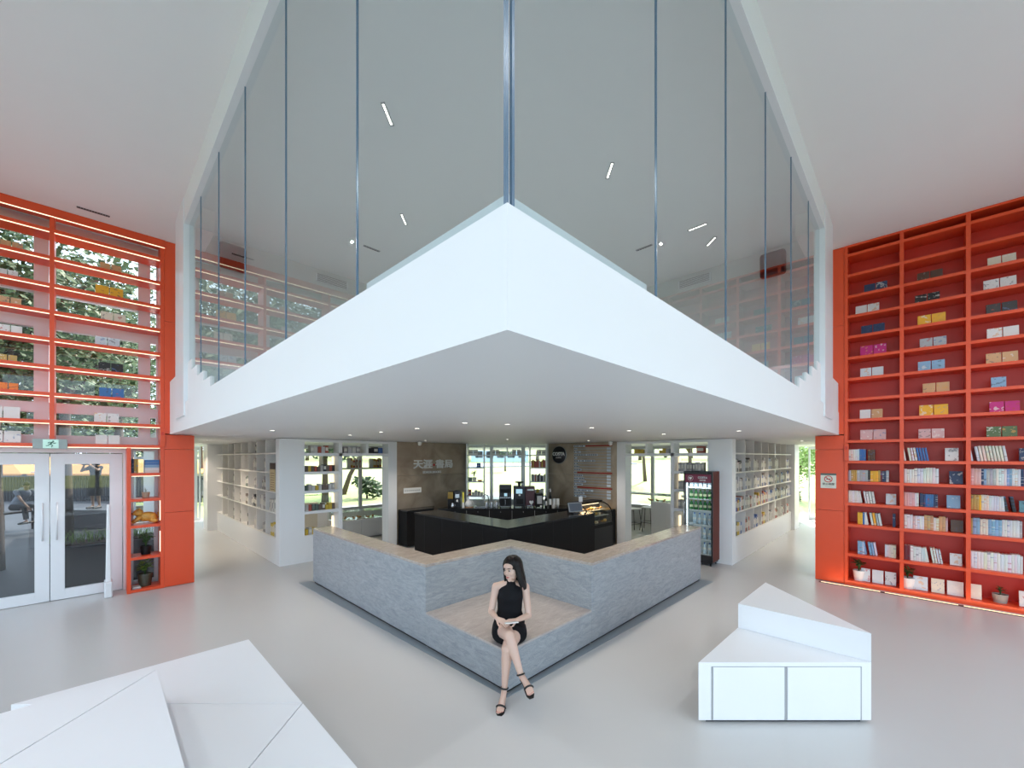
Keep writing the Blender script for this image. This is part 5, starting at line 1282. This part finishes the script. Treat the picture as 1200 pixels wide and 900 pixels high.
fuse('body', b, lady, .0036, 3, SKIN)
face_parts(HM, lady)
long_hair(HM, lady, .215)
d = MB()
loft(d, [(X_(-.010,4.258,1.035),V(.050,0,0),V(0,.050,0)),(X_(-.012,4.262,1.00),V(.051,0,0),V(0,.052,0)),(X_(-.014,4.268,.975),V(.085,0,0),V(0,.058,0)),(X_(-.015,4.27,.950),V(.128,0,0),V(0,.074,0)),
    (X_(-.017,4.268,.90),V(.134,0,0),V(0,.10,0)),(X_(-.02,4.262,.85),V(.136,0,0),V(0,.115,0)),(X_(-.022,4.268,.78),V(.130,0,0),V(0,.104,0)),(X_(-.025,4.272,.70),V(.128,0,0),V(0,.100,0)),(X_(-.028,4.272,.62),V(.152,0,0),V(0,.12,0)),(X_(-.03,4.27,.55),V(.172,0,0),V(0,.135,0)),(X_(-.03,4.27,.48),V(.172,0,0),V(0,.14,0)),(X_(-.03,4.27,.43),V(.165,0,0),V(0,.135,0))], DRESS, zmin=.425)
loft(d, [(X_(-.03,4.36,.52),V(.15,0,0),V(0,0,.10)),(X_(-.03,4.26,.525),V(.178,0,0),V(0,0,.112)),(X_(-.028,4.16,.53),V(.180,0,0),V(0,0,.110)),(X_(-.026,4.09,.53),V(.178,0,0),V(0,0,.108)),(X_(-.024,4.055,.525),V(.172,0,0),V(0,0,.104))], DRESS, zmin=.425)
fuse('dress', d, lady, .005, 2, DRESS)
for nm,(an,ht,ba,to) in {'a':(anR,htR,baR,toR),'b':(anL,htL,baL,toL)}.items():
    ax = (ba-ht).normalized(); lat = V(1,.12,.02 if nm=='b' else .08); lat = (lat-ax*lat.dot(ax)).normalized(); up = lat.cross(ax).normalized(); up = up if up.z > 0 else -up
    s_ = MB()
    def ring(c_, n_, r1, r2, rad, m=SHOE, a0=0, a1=360):
        u = lat; v = n_.cross(u).normalized(); pts = [c_+u*r1*math.cos(R(t))+v*r2*math.sin(R(t)) for t in range(a0,a1+1,20)]
        return pts
    sh = (kn := (knR if nm=='a' else knL)); dn = (an-sh).normalized()
    s_.tube(ring(an-dn*.012, dn, .033,.035,.008), .0075, SHOE, 8)
    s_.tube([ht+V(0,.022,-.012), an-dn*.012+V(0,.034,0)], .005, SHOE, 6)
    # toe strap over the forefoot
    s_.tube([ba+lat*.040*math.cos(R(t))+up*(.030*math.sin(R(t))-.006) for t in range(0,181,20)], .0085, SHOE, 8)
    so = s_.build('ankle_and_toe_straps', lady)
    so.name = 'sandal'
    q_ = MB()
    tip = to+ (to-ba).normalized()*.014
    outl = [(ht-ax*.026, .020),(ht, .027),(ht.lerp(ba,.5), .024),(ba, .041),(ba.lerp(tip,.6), .038),(tip, .020)]
    vs_ = []
    dz_ = -up*.026
    for c_, w_ in outl:
        dd = -up*(.024 if c_ in (outl[0][0], outl[1][0], outl[2][0]) else .018)
        vs_ += [c_+dd+lat*w_, c_+dd-lat*w_, c_+dd-up*.010+lat*w_, c_+dd-up*.010-lat*w_]
    fs_ = []
    for i in range(5):
        a_=i*4; c__=a_+4
        fs_ += [(a_,a_+1,c__+1,c__),(a_+2,c__+2,c__+3,a_+3),(a_,c__,c__+2,a_+2),(a_+1,a_+3,c__+3,c__+1)]
    fs_ += [(0,2,3,1),(20,21,23,22)]
    q_.add(vs_, fs_, SHOE); 
    hb = ht-up*.034
    hl = hb + (V(0,.012,-max(.01, hb.z-.004)) if nm=='b' else -up*.058)
    q_.tube([hb, hl],[.015,.006],SHOE,8)
    q_.build('sole_and_heel', so)
    nl = MB(); 
    for k in range(5):
        a = ba+lat*(k-2)*.0135; L_ = (to-ba)*(1-.08*abs(k-1)); nl.ball(a+L_*1.02+up*.006,(.0045,.005,.0025),NAILS,7,5)
    nl.build('toenails', lady)
t = thing('phone','white phone held in the lap of the seated woman','phone',lady.matrix_world @ V(0,0,0) if False else (wx,wy,0),wr)
Mp = Matrix.Translation(X_(-.005,3.945,.700)) @ Matrix.Rotation(R(12),4,'Z') @ Matrix.Rotation(R(-12),4,'X')
MB().box(-.065,.065,-.032,.032,-.004,.004,CERAM,M=Mp).build('case',t); MB().box(-.06,.06,-.028,.028,-.0048,-.004,BLK,M=Mp).build('screen',t)

# ---- two people outside, added to stand for reflections in the door glass
def figure(name_label, o, J, skin, top, legs_m, hairdrop=None, yaw=0, sleeves=True, skirt=None, hatmat=HAIR, vox=.007):
    x,y = W(*o); t = thing('person', name_label, 'person', (x,y,0), wr)
    Xf = P0(o); g = {k: Xf(*v) for k,v in J.items()}
    b = MB(); Mh = Matrix.Translation(g['head']) @ Matrix.Rotation(R(yaw),4,'Z') @ Matrix.Rotation(R(J_pitch.get(o,0)),4,'X')
    head_shapes(b, Mh); chain(b,[g['head']+V(0,.015,-.07),g['neck']],[.05,.055])
    up_ = (g['neck']-g['pelvis']).normalized(); fw = V(1,0,0); fw = (fw-up_*fw.dot(up_)).normalized(); sd = up_.cross(fw)
    def ring(t_, w, dpt): return (g['pelvis'].lerp(g['neck'],t_), fw*w, sd*dpt)
    loft(b,[ring(-.08,.13,.10),ring(.1,.15,.11),ring(.45,.125,.095),ring(.8,.16,.11),ring(.95,.13,.07),ring(1.0,.06,.05)],SKIN)
    for s in 'LR':
        chain(b,[g['sh'+s],g['el'+s]],[.047,.036]); chain(b,[g['el'+s],g['wr'+s]],[.036,.023]); hand(b,g['wr'+s],g['wr'+s]-g['el'+s],V(0,-1,.3),-1 if s=='L' else 1,.4,1.0)
        leg(b,g['hip'+s],g['kn'+s],g['an'+s],1.0); foot(b,g['an'+s],g['an'+s]+V(0,.03,-.05),g['an'+s]+V(0,-.12,-.07),g['an'+s]+V(0,-.18,-.075),V(1,0,0))
    fuse('body',b,t,vox,2,skin); face_parts(Mh,t)
    if hairdrop: long_hair(Mh,t,hairdrop,9)
    else:
        h = MB(); h.ball((0,.018,.040),(.078,.094,.088),HAIR,18,12,M=Mh); fuse('hair',h,t,vox,1,HAIR)
    c_ = MB(); loft(c_,[ring(-.12,.165,.13),ring(.1,.17,.128),ring(.45,.15,.115),ring(.8,.185,.13),ring(.94,.16,.09),ring(1.0,.075,.065)],SKIN)
    for s in 'LR':
        k = .55 if sleeves else .25; c_.tube([g['sh'+s],g['sh'+s].lerp(g['el'+s],k)],[.064,.058],SKIN,12); c_.ball(g['sh'+s],.062,SKIN,12,8)
    if skirt:
        a0 = g['pelvis']; a1 = V(a0.x,a0.y-.01,skirt); loft(c_,[(a0+V(0,0,.05),V(.17,0,0),V(0,.13,0)),(a0,V(.19,0,0),V(0,.14,0)),(a1,V(.25,0,0),V(0,.17,0))],SKIN)
    fuse('dress' if skirt else 'shirt',c_,t,vox,2,top)
    if not skirt:
        c_ = MB()
        for s in 'LR': c_.tube([g['hip'+s],g['hip'+s].lerp(g['kn'+s],.5),g['kn'+s],g['kn'+s].lerp(g['an'+s],.9)],[.105,.092,.072,.06],SKIN,12); c_.ball(g['hip'+s],.105,SKIN,12,8); c_.ball(g['kn'+s],.072,SKIN,12,8)
        loft(c_,[ring(-.14,.15,.12),ring(.08,.165,.128)],SKIN); fuse('trousers',c_,t,vox,2,legs_m)
    sh = MB()
    for s in 'LR': p = g['an'+s]; sh.tube([p+V(0,.05,-.062),p+V(0,-.10,-.068),p+V(0,-.21,-.075)],[.038,.04,.028],SHOE,10)
    fuse('shoes',sh,t,vox,1,SHOE)
    return t
J_pitch = {}
z0 = 13.7; r0 = at(112, z0); B0 = .60
J_pitch[(r0,z0)] = 4
figure('stand-in for a reflected person in long black dress, outside, arms raised to a camera',(r0,z0),dict(head=(r0,z0-.02,B0+1.56),neck=(r0,z0,B0+1.40),pelvis=(r0,z0,B0+.92),shL=(r0-.18,z0,B0+1.36),shR=(r0+.18,z0,B0+1.36),
    elL=(r0-.24,z0-.22,B0+1.25),elR=(r0+.27,z0-.20,B0+1.28),wrL=(r0-.06,z0-.30,B0+1.46),wrR=(r0+.09,z0-.30,B0+1.46),hipL=(r0-.09,z0,B0+.88),hipR=(r0+.09,z0,B0+.88),knL=(r0-.10,z0-.02,B0+.47),knR=(r0+.10,z0-.02,B0+.47),anL=(r0-.11,z0+.02,B0+.09),anR=(r0+.11,z0+.02,B0+.09)),
    SKIND, DRESS, DRESS, .16, 0, True, B0+.42)
xq,yq = W(r0,z0-.34); t = thing('camera','small black camera held up by the stand-in for a reflected person','camera',(xq,yq,B0+1.50),wr)
MB().box(-.07,.07,-.03,.03,-.05,.05,BLK).build('body',t,bevel=.008); b = MB(); b.lathe([(.035,0),(.038,.07),(.03,.07)],DARK,n=18,M=Matrix.Translation((0,-.03,0)) @ Matrix.Rotation(R(90),4,'X')); b.build('lens',t)
xq,yq = W(r0,z0+.3); t = thing('stone_block','dark stone block outside the doors under the standing person','block',(xq,yq,-.122),wr); MB().box(-.8,.8,-.7,.6,0,B0+.085,mat('dark_granite',(.05,.05,.055),.4)).build('stone_body',t,bevel=.01); MB().box(-.82,.82,-.72,.62,B0+.086,B0+.098,MATS['dark_granite']).build('stone_top',t)
z1 = 12.6; r1 = at(24, z1); S0 = .66
J_pitch[(r1,z1)] = 45
figure('stand-in for a reflected person in grey T-shirt, sitting bent forward outside',(r1,z1),dict(head=(r1+.32,z1-.12,S0+.78),neck=(r1+.20,z1-.02,S0+.66),pelvis=(r1-.12,z1,S0+.14),shL=(r1+.10,z1-.20,S0+.60),shR=(r1+.16,z1+.18,S0+.60),
    elL=(r1+.32,z1-.26,S0+.36),elR=(r1+.36,z1+.2,S0+.34),wrL=(r1+.48,z1-.22,S0+.14),wrR=(r1+.50,z1+.14,S0+.16),hipL=(r1-.10,z1-.10,S0+.10),hipR=(r1-.10,z1+.10,S0+.10),knL=(r1+.30,z1-.14,S0+.10),knR=(r1+.30,z1+.16,S0+.10),anL=(r1+.30,z1-.10,S0-.30),anR=(r1+.30,z1+.18,S0-.30)),
    SKIND, mat('grey_shirt',(.22,.24,.28),.8), mat('dark_trousers',(.02,.02,.025),.8), None, 60)
xq,yq = W(r1-.12,z1); t = thing('garden_bench','dark slatted bench outside the doors carrying the seated person','bench',(xq,yq,-.135),wr)
MB().box(-.30,.24,-.7,.7,S0+.06,S0+.10,DARK).build('seat',t)
for a in (-.26,.20):
    for c_ in (-.64,.64): MB().box(a-.02,a+.02,c_-.02,c_+.02,0,S0+.06,DARK).build('leg',t)
# ------------------------------------------------------------------ outside
LAWN = mat('lawn_grass', (.36,.40,.16), .9, var=.25, vscale=.6, bump=.3, bscale=40)
PAVE = mat('dark_paving', (.06,.062,.07), .6, var=.25, vscale=1.5)
def gh(x, y):
    z = x*CT + y*ST
    return -.13 + (0 if z < 24 else (z-24)*.055)
b = MB(); N = 44; xs = [-60 + i*4 for i in range(N+1)]
vs_ = [(x,y,gh(x,y)) for y in xs for x in xs]
b.add(vs_, [(j*(N+1)+i, j*(N+1)+i+1, (j+1)*(N+1)+i+1, (j+1)*(N+1)+i) for j in range(N) for i in range(N)], LAWN, True)
struct('ground', b, label='lawn rising away from the building')
b = MB(); b.box(-25,.9,9.985,40,-.128,-.02,PAVE); b.box(-25,-7.25,-25,9.98,-.128,-.02,PAVE); b.box(-7.25,25,-25,-7.25,-.128,-.02,PAVE); struct('terrace', b, label='dark paved terrace outside')
PST = mat('path_stone',(.42,.45,.5),.6)
k = 0
for i in range(9):
    for sw in (0,1):
        u = 4.2+i*.95; t = MB(); bxs(t, bool(sw), u, u+.62, 18.2+.12*i, 18.85+.12*i, -.128, -.085, PST)
        tag(t.build('stepping_stone'), 'pale square stepping stone in the grass, '+('row outside the bar-stool room' if sw else 'row outside the display-case room'), 'stepping stone', 'stepping stones '+('outside the bar-stool room' if sw else 'outside the display-case room'))
b = MB(); b.prism([W(-14,44),W(16,52),W(16,56),W(-14,49)], .0, .01, mat('road_grey',(.28,.3,.36),.8)); 
me = b.build('road'); 
for v in me.data.vertices: v.co.z = gh(v.co.x, v.co.y) + (.12 if v.co.z > .005 else .02)
tag(me, kind='structure', label='grey road across the lawn')
def tree(x, y, h, cr, cz, nleaf, leaf, label, seed, m=None, group=None, lean=(0,0), trunk_r=.14, flat=.8, z0=None):
    m = m or TREEL
    z0 = gh(x,y) if z0 is None else z0
    t = thing('tree', label, 'tree', (x,y,z0), 0, group); rr = random.Random(seed)
    b = MB(); top = V(lean[0],lean[1],cz); b.tube([(0,0,-.05),(lean[0]*.3,lean[1]*.3,cz*.4),top*.98,top+V(0,0,cr*.5)],[trunk_r*1.3,trunk_r,trunk_r*.7,trunk_r*.25],BARK,9)
    cl = []
    for i in range(9):
        a = rr.uniform(0,6.28); e = rr.uniform(-.45,.8); rad = cr*rr.uniform(.35,.7)
        c_ = top+V(math.cos(a)*rad*math.cos(e), math.sin(a)*rad*math.cos(e), rad*math.sin(e)*flat+cr*.25); cl.append(c_)
        b.tube([top*.8, top.lerp(c_,.5)+V(0,0,.1), c_],[trunk_r*.45,trunk_r*.28,trunk_r*.1],BARK,6)
    b.build('trunk', t)
    f = MB(); vs_ = []; fs_ = []
    for i in range(nleaf):
        c_ = cl[i % 9]; rad = cr*.55*(rr.random()**.4)
        a = rr.uniform(0,6.28); e = math.asin(rr.uniform(-1,1))
        p = c_+V(math.cos(a)*math.cos(e), math.sin(a)*math.cos(e), math.sin(e)*flat)*rad
        u = V(rr.uniform(-1,1),rr.uniform(-1,1),rr.uniform(-.6,.6)).normalized(); w_ = u.orthogonal().normalized(); s_ = leaf*rr.uniform(.6,1.3)
        n = len(vs_); vs_ += [p, p+u*s_*.5+w_*s_*.28, p+u*s_, p+u*s_*.5-w_*s_*.28]; fs_.append((n,n+1,n+2,n+3))
    f.add(vs_, fs_, m, False); f.build('foliage', t)
    return t
# shade trees close behind the red window shelves
for i,(x,y,h,lb) in enumerate(((-3.4,14.5,0,'dense dark tree behind the window shelves, towards the far bays'),(-.6,16.5,0,'dense dark tree behind the window shelves, in the middle'),(-1.5,13.4,0,'dense dark tree behind the window shelves, beside the passage'),(-6.4,13.0,0,'dense dark tree beside the terrace corner'),(-2.2,20.5,0,'dense dark tree in the second row behind the terrace'),(.6,20.8,0,'dense dark tree in the second row beside the passage'),(-8.5,17.5,0,'dense dark tree at the far side of the terrace'))):
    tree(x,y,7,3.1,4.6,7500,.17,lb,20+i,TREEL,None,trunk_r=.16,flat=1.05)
for i,(x,y) in enumerate(((-7,46),(-1.5,47),(3.2,46),(-12,45))):
    tree(x,y,5,4.6,2.4,5200,.38,'low-crowned dark tree behind the terrace fence, '+('far side','beside the middle','towards the passage','at the outer end')[i],80+i,TREEL,None,trunk_r=.1,flat=1.1)
# trees seen through the cafe windows
xy = W(at(402,25.5),25.5); tree(xy[0],xy[1],5,2.3,3.1,2600,.22,'leaning tree on the lawn outside the display-case room',41,TREEL,None,(1.2,-.6),.13,.55)
xy = W(at(381,22),22); tree(xy[0],xy[1],5,2.0,2.9,2200,.22,'dark tree close outside the display-case room',42,TREEL,None,(0,0),.15,.8)
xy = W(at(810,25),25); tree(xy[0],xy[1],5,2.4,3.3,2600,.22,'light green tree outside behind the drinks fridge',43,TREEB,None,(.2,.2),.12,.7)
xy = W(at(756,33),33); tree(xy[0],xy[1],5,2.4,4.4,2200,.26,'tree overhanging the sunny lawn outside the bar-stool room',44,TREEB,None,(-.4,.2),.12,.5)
xy = W(at(592,42),42); tree(xy[0],xy[1],3,1.1,2.0,900,.25,'small round tree alone on the lawn behind the bar',45,TREEL,None,(0,0),.08,.9)
xy = W(at(430,23.5),23.5); tree(xy[0],xy[1],3,.8,.5,500,.35,'low broad-leaved shrub outside the display-case room window',46,TREEL,None,(0,0),.05,.8)
xy = W(at(943,22),22); tree(xy[0]+.5,xy[1]+.4,5,2.2,1.9,3600,.20,'leafy bush tree outside the passage end behind the plant',47,TREEB,None,(0,0),.1,1.2)
xy = W(at(236,26),26); tree(xy[0],xy[1],5,1.9,4.0,1500,.22,'tree outside the passage end near the glass doors',48,TREEL,None,(0,0),.1,.6)
j = 0
for px in range(360, 870, 30):
    z = 60 + (j*7)%9; xy = W(at(px,z),z)
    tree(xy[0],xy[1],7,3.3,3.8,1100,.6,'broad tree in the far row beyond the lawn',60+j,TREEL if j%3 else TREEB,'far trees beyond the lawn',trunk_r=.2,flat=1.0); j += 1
# pale blue building far behind the bar window
xy = W(at(590,58),58)
t = thing('building','long pale blue building beyond the lawn behind the bar window','building',(xy[0],xy[1],gh(*xy)-.3),wr)
MB().box(-4.5,3.5,-1.0,3,0,2.2,mat('blue_render',(.40,.55,.72),.7)).build('wall',t); MB().box(-4.8,3.8,-1.3,3.3,2.2,2.5,WHITE).build('roof',t)
for i in range(5):
    b = MB(); b.box(-3.9+i*1.5,-2.9+i*1.5,-1.03,-1.0,.8,1.7,DARK); b.build('window',t)
# orange-roofed house and fence outside, standing in for reflections in the doors
t = thing('house','small house with bright orange tiled roof, standing in for a reflection','house',(*W(at(50,23.5),23.5),-.13),wr)
MB().box(-6,8,0,5,0,1.6,mat('pale_wall',(.45,.47,.5),.7)).build('wall',t)
RF = mat('orange_tiles',(.65,.28,.07),.7,var=.3,vscale=6)
b = MB(); 
for x0_,x1_,pk in ((-6.5,-.5,-3.2),(-.2,8.5,3.5)):
    b.add([(x0_,-.6,1.5),(x1_,-.6,1.5),(pk,.9,2.45),(x0_,5.5,1.5),(x1_,5.5,1.5),(pk,4.0,2.45),(x0_,-.6,1.4),(x1_,-.6,1.4)],[(0,1,2),(4,3,5),(1,4,5,2),(3,0,2,5),(0,6,7,1)],RF)
b.build('roof',t)
t = thing('fence','dark slatted fence behind the terrace, standing in for a reflection','fence',(*W(at(75,21.5),21.5),-.13),wr)
b = MB(); [b.box(-9+i*.16,-9+i*.16+.12,0,.03,.05,1.45,DARK) for i in range(112)]; b.build('slats',t); b = MB(); [b.box(-9,9,.03,.06,z_,z_+.08,DARK) for z_ in (.3,1.25)]; b.build('rails',t)
# stone planter close outside the doors
xq,yq = W(at(100,11.0),11.0)
xq = -.35; yq = 10.95
t = thing('stone_planter','long dark stone planter with grasses just outside the glass doors','planter',(.05,10.7,-.02))
b = MB(); b.box(-.75,.85,-.35,.35,0,.78,MATS['dark_granite']); b.build('stone_box',t,bevel=.012)
b = MB(); b.box(-.69,.79,-.29,.29,.78,.80,SOIL); b.build('soil',t)
b = MB(); rr = random.Random(8)
for i in range(260):
    x = rr.uniform(-.66,.76); y = rr.uniform(-.26,.26); a = rr.uniform(0,6.28); h = rr.uniform(.12,.24); l = rr.uniform(.04,.14)
    b.tube([(x,y,.79),(x+math.cos(a)*l*.4,y+math.sin(a)*l*.4,.79+h*.7),(x+math.cos(a)*l,y+math.sin(a)*l,.79+h)],[.004,.0035,.001],LEAFL,4)
b.build('grass_tufts',t)
